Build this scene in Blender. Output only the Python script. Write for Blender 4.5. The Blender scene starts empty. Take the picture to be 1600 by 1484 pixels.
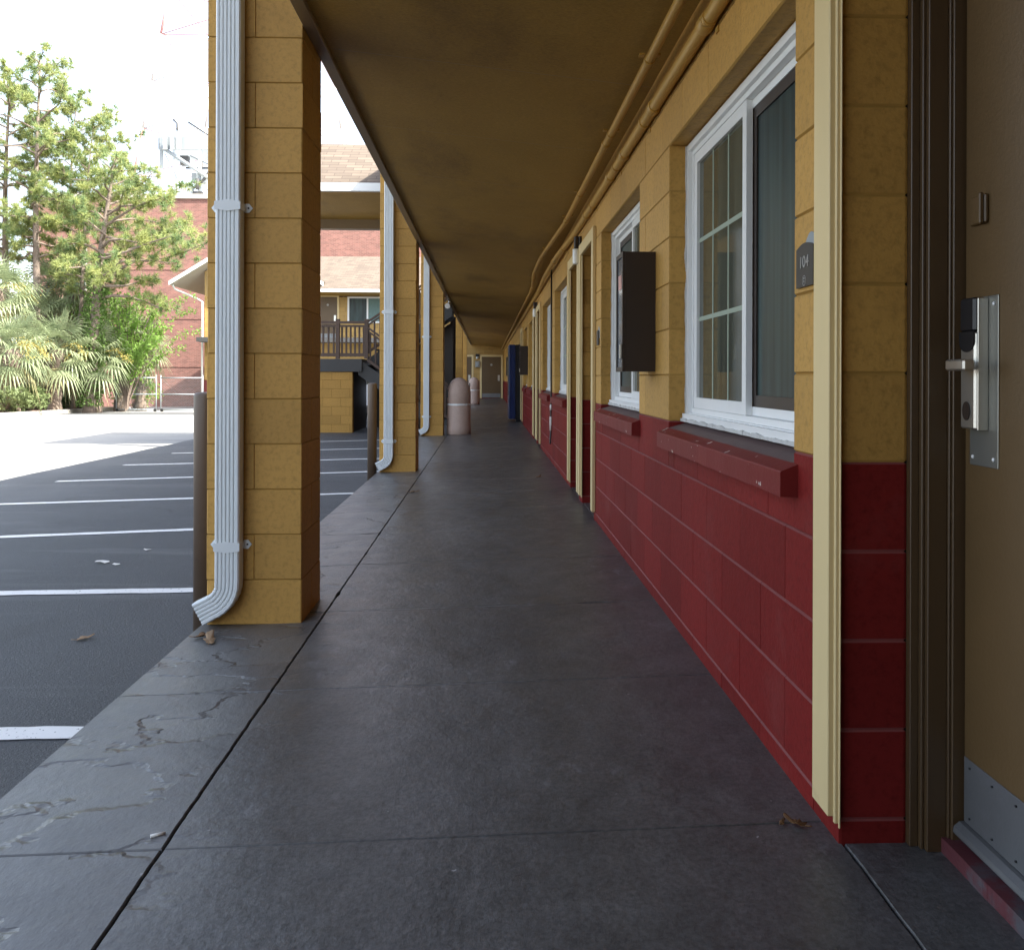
import bpy, math, random
from mathutils import Vector, Matrix, noise as mnoise

R = math.radians
rnd = random.Random(7)
scene = bpy.context.scene
COL = scene.collection

# ------------------------------------------------------------------ camera
CAM_H = 1.06
cam_data = bpy.data.cameras.new("camera")
cam = bpy.data.objects.new("camera", cam_data)
COL.objects.link(cam)
cam.location = (0.0, 0.0, CAM_H)
cam.rotation_euler = (R(90), 0.0, -0.0292)
cam.rotation_euler = (Matrix.Rotation(-0.0292, 4, 'Z') @ Matrix.Rotation(R(90), 4, 'X') @ Matrix.Rotation(0.003, 4, 'Z')).to_euler()
cam_data.sensor_fit = 'HORIZONTAL'
cam_data.sensor_width = 36.0
cam_data.lens = 36.0 * 1320.0 / 1600.0
cam_data.shift_y = -(742.0 - 589.0) / 1600.0
cam_data.clip_start = 0.05
cam_data.clip_end = 2000.0
scene.camera = cam

# ------------------------------------------------------------------ world, sun, exposure
SUN = Vector((0.80, -0.36, 1.0)).normalized()
elev = math.asin(SUN.z)
rot = math.atan2(SUN.x, SUN.y)
world = bpy.data.worlds.new("World")
scene.world = world
world.use_nodes = True
wn = world.node_tree
wn.nodes.clear()
sky = wn.nodes.new("ShaderNodeTexSky")
sky.sky_type = 'NISHITA'
sky.sun_disc = False
sky.sun_elevation = elev
sky.sun_rotation = rot
sky.air_density = 1.0
sky.dust_density = 3.0
sky.ozone_density = 1.0
bg = wn.nodes.new("ShaderNodeBackground")
bg.inputs[1].default_value = 0.15
wo = wn.nodes.new("ShaderNodeOutputWorld")
hs = wn.nodes.new("ShaderNodeHueSaturation")     # a milky summer sky
hs.inputs['Saturation'].default_value = 0.64
wn.links.new(sky.outputs[0], hs.inputs['Color'])
wn.links.new(hs.outputs[0], bg.inputs[0])
wn.links.new(bg.outputs[0], wo.inputs[0])
sun_d = bpy.data.lights.new("sun", 'SUN')
sun_d.energy = 3.3
sun_d.angle = R(0.5)
sun_d.color = (1.0, 0.95, 0.86)
sun = bpy.data.objects.new("sun", sun_d)
COL.objects.link(sun)
sun.rotation_euler = (-SUN).to_track_quat('-Z', 'Y').to_euler()
sun.location = (10, 10, 30)
scene.view_settings.view_transform = 'Standard'
scene.view_settings.look = 'None'
scene.view_settings.gamma = 1.0
scene.view_settings.exposure = 2.2
scene.cycles.max_bounces = 8
scene.cycles.diffuse_bounces = 5
scene.cycles.caustics_reflective = False
scene.cycles.caustics_refractive = False


# ------------------------------------------------------------------ helpers
class MB:
    def __init__(self):
        self.v = []; self.f = []; self.m = []; self.s = []

    def add(self, vs, fs, mi=0, smooth=False):
        o = len(self.v)
        self.v.extend([tuple(p) for p in vs])
        for f in fs:
            self.f.append(tuple(i + o for i in f)); self.m.append(mi); self.s.append(smooth)
        return self

    def box(self, x0, x1, y0, y1, z0, z1, mi=0):
        vs = [(x0,y0,z0),(x1,y0,z0),(x1,y1,z0),(x0,y1,z0),(x0,y0,z1),(x1,y0,z1),(x1,y1,z1),(x0,y1,z1)]
        fs = [(0,3,2,1),(4,5,6,7),(0,1,5,4),(1,2,6,5),(2,3,7,6),(3,0,4,7)]
        return self.add(vs, fs, mi)

    def cbox(self, x0, x1, y0, y1, z0, z1, c=(.004,.004,.004), mi=0, mj=None, mv=None):
        """box with chamfered edges; mj = material of the horizontal joint chamfers, mv of the vertical ones"""
        cx = min(c[0], (x1-x0)*.45); cy = min(c[1], (y1-y0)*.45); cz = min(c[2], (z1-z0)*.45)
        if mj is None: mj = mi
        if mv is None: mv = mi
        idx = {}; vs = []
        for sx in (0,1):
            for sy in (0,1):
                for sz in (0,1):
                    X = (x0,x1)[sx]; Y = (y0,y1)[sy]; Z = (z0,z1)[sz]
                    xi = X + (cx if sx == 0 else -cx); yi = Y + (cy if sy == 0 else -cy); zi = Z + (cz if sz == 0 else -cz)
                    idx[(sx,sy,sz,'x')] = len(vs); vs.append((X, yi, zi))
                    idx[(sx,sy,sz,'y')] = len(vs); vs.append((xi, Y, zi))
                    idx[(sx,sy,sz,'z')] = len(vs); vs.append((xi, yi, Z))
        c3 = Vector(((x0+x1)/2, (y0+y1)/2, (z0+z1)/2))
        def quad(q, mat):
            a, b, d = (Vector(vs[q[i]]) for i in (0, 1, 2))
            n = (b-a).cross(d-a)
            m = sum((Vector(vs[i]) for i in q), Vector())/len(q) - c3
            if n.dot(m) < 0: q = q[::-1]
            self.f.append(tuple(i+o for i in q)); self.m.append(mat); self.s.append(False)
        o = len(self.v)
        self.v.extend(vs)
        for s in (0,1):
            quad([idx[(s,0,0,'x')], idx[(s,1,0,'x')], idx[(s,1,1,'x')], idx[(s,0,1,'x')]], mi)
            quad([idx[(0,s,0,'y')], idx[(1,s,0,'y')], idx[(1,s,1,'y')], idx[(0,s,1,'y')]], mi)
            quad([idx[(0,0,s,'z')], idx[(1,0,s,'z')], idx[(1,1,s,'z')], idx[(0,1,s,'z')]], mi)
        for a in (0,1):
            for b in (0,1):
                quad([idx[(a,b,0,'x')], idx[(a,b,1,'x')], idx[(a,b,1,'y')], idx[(a,b,0,'y')]], mv)
                quad([idx[(a,0,b,'x')], idx[(a,1,b,'x')], idx[(a,1,b,'z')], idx[(a,0,b,'z')]], mj)
                quad([idx[(0,a,b,'y')], idx[(1,a,b,'y')], idx[(1,a,b,'z')], idx[(0,a,b,'z')]], mj)
                for d in (0,1):
                    quad([idx[(a,b,d,'x')], idx[(a,b,d,'y')], idx[(a,b,d,'z')]], mj)
        return self

    def tube(self, pts, r, n=8, mi=0, cap=True):
        pts = [Vector(p) for p in pts]
        k = len(pts)
        rs = r if isinstance(r, (list, tuple)) else [r]*k
        o = len(self.v)
        t0 = (pts[1]-pts[0]).normalized()
        up = Vector((0,0,1)) if abs(t0.z) < .9 else Vector((1,0,0))
        a = t0.cross(up).normalized()
        for i in range(k):
            if i == 0: t = pts[1]-pts[0]
            elif i == k-1: t = pts[-1]-pts[-2]
            else: t = pts[i+1]-pts[i-1]
            t.normalize()
            a = (a - t*a.dot(t)).normalized()
            b = t.cross(a)
            for j in range(n):
                g = 2*math.pi*j/n
                p = pts[i] + (a*math.cos(g) + b*math.sin(g))*rs[i]
                self.v.append(tuple(p))
        for i in range(k-1):
            for j in range(n):
                self.f.append((o+i*n+j, o+i*n+(j+1)%n, o+(i+1)*n+(j+1)%n, o+(i+1)*n+j)); self.m.append(mi); self.s.append(True)
        if cap:
            self.f.append(tuple(o+j for j in range(n))[::-1]); self.m.append(mi); self.s.append(False)
            self.f.append(tuple(o+(k-1)*n+j for j in range(n))); self.m.append(mi); self.s.append(False)
        return self

    def lathe(self, prof, cx=0, cy=0, n=32, mi=0, smooth=True):
        o = len(self.v)
        for (r, z) in prof:
            for j in range(n):
                g = 2*math.pi*j/n
                self.v.append((cx+r*math.cos(g), cy+r*math.sin(g), z))
        for i in range(len(prof)-1):
            for j in range(n):
                self.f.append((o+i*n+j, o+i*n+(j+1)%n, o+(i+1)*n+(j+1)%n, o+(i+1)*n+j)); self.m.append(mi); self.s.append(smooth)
        self.f.append(tuple(o+j for j in range(n))[::-1]); self.m.append(mi); self.s.append(False)
        e = o+(len(prof)-1)*n
        self.f.append(tuple(e+j for j in range(n))); self.m.append(mi); self.s.append(False)
        return self

    def prism(self, poly, fn, a, b, mi=0):
        """extrude a 2D polygon; fn(u, v, w) places it, w runs a..b"""
        n = len(poly)
        vs = [fn(u, v, a) for u, v in poly] + [fn(u, v, b) for u, v in poly]
        fs = [tuple(range(n))[::-1], tuple(range(n, 2*n))] + [(i, (i+1) % n, n+(i+1) % n, n+i) for i in range(n)]
        return self.add(vs, fs, mi)

    def ring(self, y0, y1, z0, z1, w, x0, x1, mi=0):
        """rectangular frame in a plane of constant X, members butt end to end"""
        self.box(x0, x1, y0, y0+w, z0, z1, mi); self.box(x0, x1, y1-w, y1, z0, z1, mi)
        self.box(x0, x1, y0+w, y1-w, z0, z0+w, mi); self.box(x0, x1, y0+w, y1-w, z1-w, z1, mi)
        return self

    def build(self, name, mats, parent=None, fix=True, sharp=None):
        me = bpy.data.meshes.new(name)
        me.from_pydata(self.v, [], self.f)
        if not isinstance(mats, (list, tuple)): mats = [mats]
        for m in mats: me.materials.append(m)
        me.polygons.foreach_set('material_index', self.m)
        me.polygons.foreach_set('use_smooth', self.s)
        me.update()
        if fix:
            import bmesh
            bm = bmesh.new(); bm.from_mesh(me)
            bmesh.ops.recalc_face_normals(bm, faces=bm.faces[:])
            bm.to_mesh(me); bm.free()
        if sharp is not None: me.set_sharp_from_angle(angle=R(sharp))
        o = bpy.data.objects.new(name, me)
        COL.objects.link(o)
        if parent is not None: o.parent = parent
        return o


def tag(o, label=None, cat=None, group=None, kind=None):
    if label: o['label'] = label
    if cat: o['category'] = cat
    if group: o['group'] = group
    if kind: o['kind'] = kind
    return o


def thing(name, label, cat, loc=(0,0,0), group=None, rz=0.0):
    o = bpy.data.objects.new(name, None)
    o.empty_display_size = .1
    COL.objects.link(o)
    o.location = loc; o.rotation_euler = (0, 0, rz)
    return tag(o, label, cat, group)


def dup(root, loc, label, rz=None, scale=None):
    def cp(o, par):
        c = o.copy(); COL.objects.link(c)
        if par is not None: c.parent = par
        for ch in [k for k in o.children]:
            cp(ch, c)
        return c
    r = cp(root, None)
    r.location = loc
    if rz is not None: r.rotation_euler = (0, 0, rz)
    if scale is not None: r.scale = scale
    r['label'] = label
    return r


# ------------------------------------------------------------------ materials
def nodes_of(name):
    m = bpy.data.materials.new(name)
    m.use_nodes = True
    nt = m.node_tree
    return m, nt, nt.nodes['Principled BSDF'], nt.nodes['Material Output']


def N(nt, t, **kw):
    n = nt.nodes.new(t)
    for k, v in kw.items():
        if k.startswith('i_'): n.inputs[int(k[2:]) if k[2:].isdigit() else k[2:].replace('_', ' ')].default_value = v
        else: setattr(n, k, v)
    return n


def mixc(nt, fac, a, b, blend='MIX'):
    n = nt.nodes.new('ShaderNodeMix'); n.data_type = 'RGBA'; n.blend_type = blend
    def put(sock, val):
        if hasattr(val, 'is_output'): nt.links.new(val, sock)
        else: sock.default_value = val if not isinstance(val, tuple) or len(val) == 4 else (*val, 1)
    put(n.inputs[0], fac); put(n.inputs[6], a); put(n.inputs[7], b)
    return n.outputs[2]


def ramp(nt, sock, p0, p1, c0=(0,0,0,1), c1=(1,1,1,1)):
    n = nt.nodes.new('ShaderNodeValToRGB')
    n.color_ramp.elements[0].position = p0; n.color_ramp.elements[1].position = p1
    n.color_ramp.elements[0].color = c0; n.color_ramp.elements[1].color = c1
    nt.links.new(sock, n.inputs[0])
    return n.outputs[0]


def noise(nt, co, scale, detail=4, rough=.55, stretch=None):
    if stretch is not None:
        mp = nt.nodes.new('ShaderNodeMapping'); mp.inputs['Scale'].default_value = stretch
        nt.links.new(co, mp.inputs[0]); co = mp.outputs[0]
    n = N(nt, 'ShaderNodeTexNoise'); n.inputs['Scale'].default_value = scale
    n.inputs['Detail'].default_value = detail; n.inputs['Roughness'].default_value = rough
    nt.links.new(co, n.inputs['Vector'])
    return n.outputs['Fac']


def bump(nt, p, h, strength, dist=.01, prev=None):
    b = N(nt, 'ShaderNodeBump'); b.inputs['Strength'].default_value = strength; b.inputs['Distance'].default_value = dist
    nt.links.new(h, b.inputs['Height'])
    if prev is not None: nt.links.new(prev, b.inputs['Normal'])
    nt.links.new(b.outputs[0], p.inputs['Normal'])
    return b.outputs[0]


def sh(c, k): return tuple(min(1, x*k) for x in c[:3]) + (1,)


def paint(name, c, rough=.55, var=.12, vs=2.5, bs=90, bst=.25, bd=.003, metal=0, spec=.5, speck=None, grime=None, streak=False, geo=False, island=0):
    m, nt, p, out = nodes_of(name)
    if geo:
        co = N(nt, 'ShaderNodeNewGeometry').outputs['Position']
    else:
        co = N(nt, 'ShaderNodeTexCoord').outputs['Object']
    f = noise(nt, co, vs, 6, .6, (3, 3, .4) if streak else None)
    col = mixc(nt, f, sh(c, 1-var*1.6), sh(c, 1+var*1.6))
    if island:
        ri = N(nt, 'ShaderNodeNewGeometry').outputs['Random Per Island']
        k = N(nt, 'ShaderNodeMapRange'); k.inputs[3].default_value = 1-island; k.inputs[4].default_value = 1+island*.6; nt.links.new(ri, k.inputs[0])
        cmb = N(nt, 'ShaderNodeCombineXYZ')
        for q in range(3): nt.links.new(k.outputs[0], cmb.inputs[q])
        col = mixc(nt, 1.0, col, cmb.outputs[0], 'MULTIPLY')
        pores = ramp(nt, noise(nt, co, 42, 5, .75), .30, .52, (.62,.62,.62,1), (1.06,1.06,1.06,1))
        col = mixc(nt, .7, col, mixc(nt, 1.0, col, pores, 'MULTIPLY'))
        drip = ramp(nt, noise(nt, co, 3.0, 5, .6, (4.0, 4.0, .35)), .60, .72)
        dm = N(nt, 'ShaderNodeMath', operation='MULTIPLY'); nt.links.new(drip, dm.inputs[0]); dm.inputs[1].default_value = .22
        col = mixc(nt, dm.outputs[0], col, sh(c, .55))
    if grime:
        g = ramp(nt, noise(nt, co, grime[1], 8, .65), grime[2], grime[2]+.14)
        g2 = N(nt, 'ShaderNodeMath', operation='MULTIPLY'); nt.links.new(g, g2.inputs[0]); g2.inputs[1].default_value = grime[3]
        col = mixc(nt, g2.outputs[0], col, (*grime[0], 1))
    if speck:
        s = ramp(nt, noise(nt, co, speck[1], 3, .5), speck[2], speck[2]+.02)
        col = mixc(nt, s, col, (*speck[0], 1))
    nt.links.new(col, p.inputs['Base Color'])
    p.inputs['Roughness'].default_value = rough
    p.inputs['Metallic'].default_value = metal
    p.inputs['Specular IOR Level'].default_value = spec
    if bst > 0:
        h = noise(nt, co, bs, 3, .6)
        pb = bump(nt, p, h, bst, bd)
        if island: bump(nt, p, noise(nt, co, 11, 4, .6), .35, .006, pb)
    return m


YEL = (.485, .274, .068)
M = {}
M['yellow'] = paint('yellow_block_paint', YEL, .6, .10, 1.7, 70, .5, .004, spec=.3, grime=((.25,.14,.04), 1.3, .58, .40), island=.10)
M['yellow_joint'] = paint('yellow_joint', (.38,.215,.045), .7, .15, 8, 120, .4, .003)
M['red'] = paint('red_block_paint', (.175,.016,.014), .55, .12, 1.5, 80, .35, .003, spec=.10, grime=((.19,.045,.040), 2.1, .56, .45), island=.16)
M['red_joint'] = paint('red_joint', (.20,.046,.042), .6, .2, 6, 120, .4, .003)
M['cream'] = paint('cream_trim_paint', (.68,.53,.27), .45, .06, 3, 60, .15, .002, streak=True, grime=((.38,.29,.15), 5, .66, .6))
M['tan'] = paint('tan_trim_side', (.62,.52,.31), .5, .06, 3, 60, .15, .002)
M['ceiling'] = paint('ceiling_paint', (.245,.148,.034), .6, .18, .9, 45, .4, .004, grime=((.15,.085,.025), .8, .50, .6))
M['beam'] = paint('beam_paint', (.20,.145,.085), .4, .15, 2, 60, .2, .003)
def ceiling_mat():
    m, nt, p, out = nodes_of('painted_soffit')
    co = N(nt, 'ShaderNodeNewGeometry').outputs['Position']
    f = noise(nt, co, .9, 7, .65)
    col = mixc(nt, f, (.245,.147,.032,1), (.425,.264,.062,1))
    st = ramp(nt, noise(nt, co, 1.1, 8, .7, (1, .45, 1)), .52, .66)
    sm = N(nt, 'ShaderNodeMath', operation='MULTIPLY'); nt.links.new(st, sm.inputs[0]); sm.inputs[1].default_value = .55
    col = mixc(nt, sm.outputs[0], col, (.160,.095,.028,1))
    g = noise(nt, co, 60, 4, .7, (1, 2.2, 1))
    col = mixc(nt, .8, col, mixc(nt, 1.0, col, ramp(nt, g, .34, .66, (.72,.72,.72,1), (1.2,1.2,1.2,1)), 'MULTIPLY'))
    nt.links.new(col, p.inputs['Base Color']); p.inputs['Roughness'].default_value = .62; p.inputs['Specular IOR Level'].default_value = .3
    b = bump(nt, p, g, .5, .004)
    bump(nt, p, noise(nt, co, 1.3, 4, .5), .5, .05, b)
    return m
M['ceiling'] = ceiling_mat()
M['pipe'] = paint('pipe_paint', (.48,.28,.06), .35, .12, 3, 50, .15, .002)
M['brown'] = paint('brown_door_paint', (.106,.063,.024), .45, .14, 2, 110, .35, .002)
M['brown_frame'] = paint('brown_frame_paint', (.082,.049,.023), .38, .12, 3, 70, .2, .002, streak=True)
M['darkbrown'] = paint('dark_brown_metal', (.030,.019,.014), .42, .12, 3, 90, .15, .002)
M['white'] = paint('white_vinyl', (.80,.81,.80), .35, .04, 3, 60, .08, .001, grime=((.45,.43,.38), 5, .66, .5))
M['spout'] = paint('white_aluminium', (.70,.74,.75), .35, .05, 2, 40, .10, .002, grime=((.45,.46,.44), 4, .60, .4))
M['silver'] = paint('brushed_steel', (.62,.60,.55), .32, .06, 4, 160, .1, .001, metal=.9)
M['plate'] = paint('grey_steel_plate', (.30,.30,.27), .38, .08, 4, 160, .1, .001, metal=.75)
M['alu'] = paint('scuffed_aluminium', (.20,.205,.21), .42, .14, 5, 90, .25, .002, metal=.6, grime=((.25,.25,.27), 8, .55, .6))
M['black'] = paint('black_plastic', (.012,.012,.014), .35, .1, 3, 60, .1, .001)
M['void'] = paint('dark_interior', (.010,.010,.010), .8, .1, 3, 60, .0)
M['greygrid'] = paint('window_grid', (.30,.36,.28), .5, .05, 3, 60, 0)
M['caulk'] = paint('grey_caulk', (.55,.55,.53), .8, .15, 25, 60, .6, .006)
M['asphalt'] = None
M['bollard'] = paint('bollard_brown_paint', (.115,.080,.055), .45, .15, 4, 60, .3, .003, grime=((.06,.035,.025), 6, .58, .5))
M['binstone'] = paint('beige_trash_bin', (.46,.335,.275), .6, .10, 9, 150, .35, .003, speck=((.25,.19,.16), 160, .62))
M['stripe'] = paint('white_road_paint', (.78,.78,.76), .6, .06, 6, 60, .3, .002, speck=((.12,.12,.12), 60, .66), geo=True)
M['navy'] = paint('blue_vending_plastic', (.009,.024,.105), .25, .1, 2, 30, .05, .001)
M['vbody'] = paint('black_vending_metal', (.010,.011,.016), .3, .1, 2, 30, .05, .001)
M['shingle'] = None
M['charcoal'] = paint('charcoal_concrete', (.055,.055,.055), .6, .15, 2, 60, .3, .003)
M['stairbrown'] = paint('brown_wood_rail', (.085,.050,.035), .5, .15, 3, 60, .3, .003)
M['bark'] = paint('pine_bark', (.20,.155,.125), .9, .3, 3, 12, .9, .03, streak=False)
M['palmbark'] = paint('palm_bark', (.20,.155,.12), .9, .35, 4, 14, .9, .04)
M['leafbrown'] = paint('dry_leaf', (.17,.085,.03), .7, .35, 30, 60, .4, .002)
M['leafpale'] = paint('dry_leaf_pale', (.30,.19,.10), .7, .3, 30, 60, .4, .002)
M['paper'] = paint('paper_white', (.75,.73,.68), .8, .1, 30, 60, .2, .001)
M['steelframe'] = paint('galvanised_steel', (.28,.31,.325), .45, .08, 3, 40, .1, .002)
M['towerwhite'] = paint('tower_white', (.58,.54,.54), .5, .05, 1, 40, 0)
M['towerred'] = paint('tower_red', (.52,.26,.25), .5, .05, 1, 40, 0)
M['curbconc'] = paint('kerb_concrete', (.42,.40,.36), .85, .12, 2, 40, .4, .005, geo=True)
M['mulch'] = paint('pine_straw_mulch', (.20,.105,.06), .95, .35, 3, 25, .9, .03, geo=True)
M['vanwhite'] = paint('white_van_paint', (.75,.77,.80), .3, .03, 1, 30, 0)
M['tyre'] = paint('tyre_rubber', (.015,.015,.015), .8, .1, 3, 60, .2, .002)
M['tail'] = paint('tail_lamp_red', (.35,.02,.02), .2, .05, 3, 60, 0)
M['soffitwhite'] = paint('white_soffit', (.55,.52,.45), .6, .08, 2, 40, 0)
M['gutter'] = paint('white_gutter', (.72,.74,.73), .4, .04, 2, 40, 0)
M['cream_ext'] = paint('yellow_upper_wall', (.40,.27,.11), .6, .10, 1.5, 60, .3, .003)
M['curtain'] = paint('teal_curtain', (.13,.21,.20), .7, .25, 14, 40, .0, streak=True)


def screen_mat():
    m, nt, p, out = nodes_of('window_screen_and_curtain')
    co = N(nt, 'ShaderNodeTexCoord').outputs['Object']
    f = noise(nt, co, 9, 4, .5, (1, 3.0, .12))
    col = mixc(nt, ramp(nt, f, .35, .68), (.010,.018,.017,1), (.032,.060,.056,1))
    nt.links.new(col, p.inputs['Base Color'])
    p.inputs['Roughness'].default_value = .35
    p.inputs['Specular IOR Level'].default_value = .35
    return m
M['screen'] = screen_mat()


def glass_mat():
    m, nt, p, out = nodes_of('window_glass')
    co = N(nt, 'ShaderNodeTexCoord').outputs['Object']
    f = noise(nt, co, 7, 3, .5, (1, 2.2, .10))
    col = mixc(nt, ramp(nt, f, .35, .7), (.050,.056,.042,1), (.115,.120,.085,1))
    nt.links.new(col, p.inputs['Base Color'])
    p.inputs['Roughness'].default_value = .06
    p.inputs['Specular IOR Level'].default_value = .6
    h = noise(nt, co, 3.0, 2, .5); bump(nt, p, h, .03, .02)
    return m
M['glass'] = glass_mat()


def block_tex(name, c, cj, bw=.4064, bh=.2032, mortar=.008, rough=.6, var=.12, off=(0,0), slope=False):
    m, nt, p, out = nodes_of(name)
    g = N(nt, 'ShaderNodeNewGeometry').outputs['Position']
    s = N(nt, 'ShaderNodeSeparateXYZ'); nt.links.new(g, s.inputs[0])
    a = N(nt, 'ShaderNodeMath', operation='ADD'); nt.links.new(s.outputs[0], a.inputs[0]); nt.links.new(s.outputs[1], a.inputs[1])
    cb = N(nt, 'ShaderNodeCombineXYZ'); nt.links.new(s.outputs[0] if slope else a.outputs[0], cb.inputs[0]); nt.links.new(s.outputs[2], cb.inputs[1])
    mp = N(nt, 'ShaderNodeMapping'); mp.inputs['Location'].default_value = (off[0], off[1], 0); nt.links.new(cb.outputs[0], mp.inputs[0])
    b = N(nt, 'ShaderNodeTexBrick')
    b.inputs['Color1'].default_value = sh(c, 1-var); b.inputs['Color2'].default_value = sh(c, 1+var); b.inputs['Mortar'].default_value = (*cj, 1)
    b.inputs['Scale'].default_value = 1.0; b.inputs['Mortar Size'].default_value = mortar/2; b.inputs['Mortar Smooth'].default_value = .3
    b.inputs['Brick Width'].default_value = bw; b.inputs['Row Height'].default_value = bh
    nt.links.new(mp.outputs[0], b.inputs['Vector'])
    f = noise(nt, g, 1.3, 8, .7)
    col = mixc(nt, f, sh((1,1,1), .72), (1.0,1.0,1.0,1))
    col = mixc(nt, 1.0, b.outputs['Color'], col, 'MULTIPLY')
    nt.links.new(col, p.inputs['Base Color']); p.inputs['Roughness'].default_value = rough
    inv = N(nt, 'ShaderNodeMath', operation='SUBTRACT'); inv.inputs[0].default_value = 1; nt.links.new(b.outputs['Fac'], inv.inputs[1])
    bump(nt, p, inv.outputs[0], .6, .006)
    return m
M['yellow_tex'] = block_tex('yellow_block_pattern', (.50,.315,.095), (.31,.19,.06))
M['red_tex'] = block_tex('red_block_pattern', (.17,.026,.026), (.12,.03,.03))
M['brick'] = block_tex('red_brick_pattern', (.265,.120,.095), (.34,.25,.21), .21, .075, .014, .85, .22)


def shingle_mat():
    m = block_tex('tan_roof_shingles', (.155,.122,.092), (.085,.062,.046), .30, .075, .012, .9, .20, slope=True)
    return m
M['shingle'] = shingle_mat()


def asphalt_mat():
    m, nt, p, out = nodes_of('parking_asphalt')
    co = N(nt, 'ShaderNodeNewGeometry').outputs['Position']
    f = noise(nt, co, .9, 8, .62)
    col = mixc(nt, f, (.024,.027,.031,1), (.060,.064,.071,1))
    st = noise(nt, co, 1.1, 6, .6, (.35, 2.4, 1))
    col = mixc(nt, ramp(nt, st, .55, .72), col, (.092,.094,.098,1))
    sp = ramp(nt, noise(nt, co, 130, 2, .5), .66, .70)
    col = mixc(nt, sp, col, (.16,.16,.155,1))
    oil = ramp(nt, noise(nt, co, .8, 5, .6), .60, .70)
    om = N(nt, 'ShaderNodeMath', operation='MULTIPLY'); nt.links.new(oil, om.inputs[0]); om.inputs[1].default_value = .7
    col = mixc(nt, om.outputs[0], col, (.026,.027,.029,1))
    vo = N(nt, 'ShaderNodeTexVoronoi'); vo.feature = 'DISTANCE_TO_EDGE'; vo.inputs['Scale'].default_value = .55
    wv = N(nt, 'ShaderNodeVectorMath', operation='ADD'); nz = N(nt, 'ShaderNodeTexNoise'); nz.inputs['Scale'].default_value = 1.3; nz.inputs['Detail'].default_value = 6
    nt.links.new(co, nz.inputs['Vector']); nt.links.new(co, wv.inputs[0]); nt.links.new(nz.outputs['Color'], wv.inputs[1]); nt.links.new(wv.outputs[0], vo.inputs['Vector'])
    ck = ramp(nt, vo.outputs['Distance'], .002, .007, (1,1,1,1), (0,0,0,1))
    cm = N(nt, 'ShaderNodeMath', operation='MULTIPLY'); nt.links.new(ck, cm.inputs[0]); nt.links.new(ramp(nt, noise(nt, co, .3, 2, .5), .5, .6), cm.inputs[1])
    col = mixc(nt, cm.outputs[0], col, (.022,.022,.023,1))
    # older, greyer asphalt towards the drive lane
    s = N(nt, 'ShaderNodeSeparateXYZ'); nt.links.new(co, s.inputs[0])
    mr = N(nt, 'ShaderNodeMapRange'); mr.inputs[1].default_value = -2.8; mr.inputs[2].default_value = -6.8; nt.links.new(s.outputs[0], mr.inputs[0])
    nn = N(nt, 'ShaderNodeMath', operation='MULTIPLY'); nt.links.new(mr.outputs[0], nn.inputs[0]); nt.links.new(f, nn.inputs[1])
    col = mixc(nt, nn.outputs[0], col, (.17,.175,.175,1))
    nt.links.new(col, p.inputs['Base Color'])
    p.inputs['Roughness'].default_value = .62
    h = noise(nt, co, 85, 4, .7)
    bump(nt, p, h, .8, .012)
    return m
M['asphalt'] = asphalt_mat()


def lotconc_mat():
    m, nt, p, out = nodes_of('drive_concrete')
    co = N(nt, 'ShaderNodeNewGeometry').outputs['Position']
    f = noise(nt, co, .35, 8, .65)
    col = mixc(nt, f, (.25,.245,.225,1), (.35,.345,.325,1))
    st = noise(nt, co, .6, 6, .6, (.25, 1.6, 1))
    col = mixc(nt, ramp(nt, st, .58, .75), col, (.18,.18,.175,1))
    nt.links.new(col, p.inputs['Base Color']); p.inputs['Roughness'].default_value = .85
    bump(nt, p, noise(nt, co, 40, 4, .6), .4, .01)
    return m
M['lotconc'] = lotconc_mat()


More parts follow.
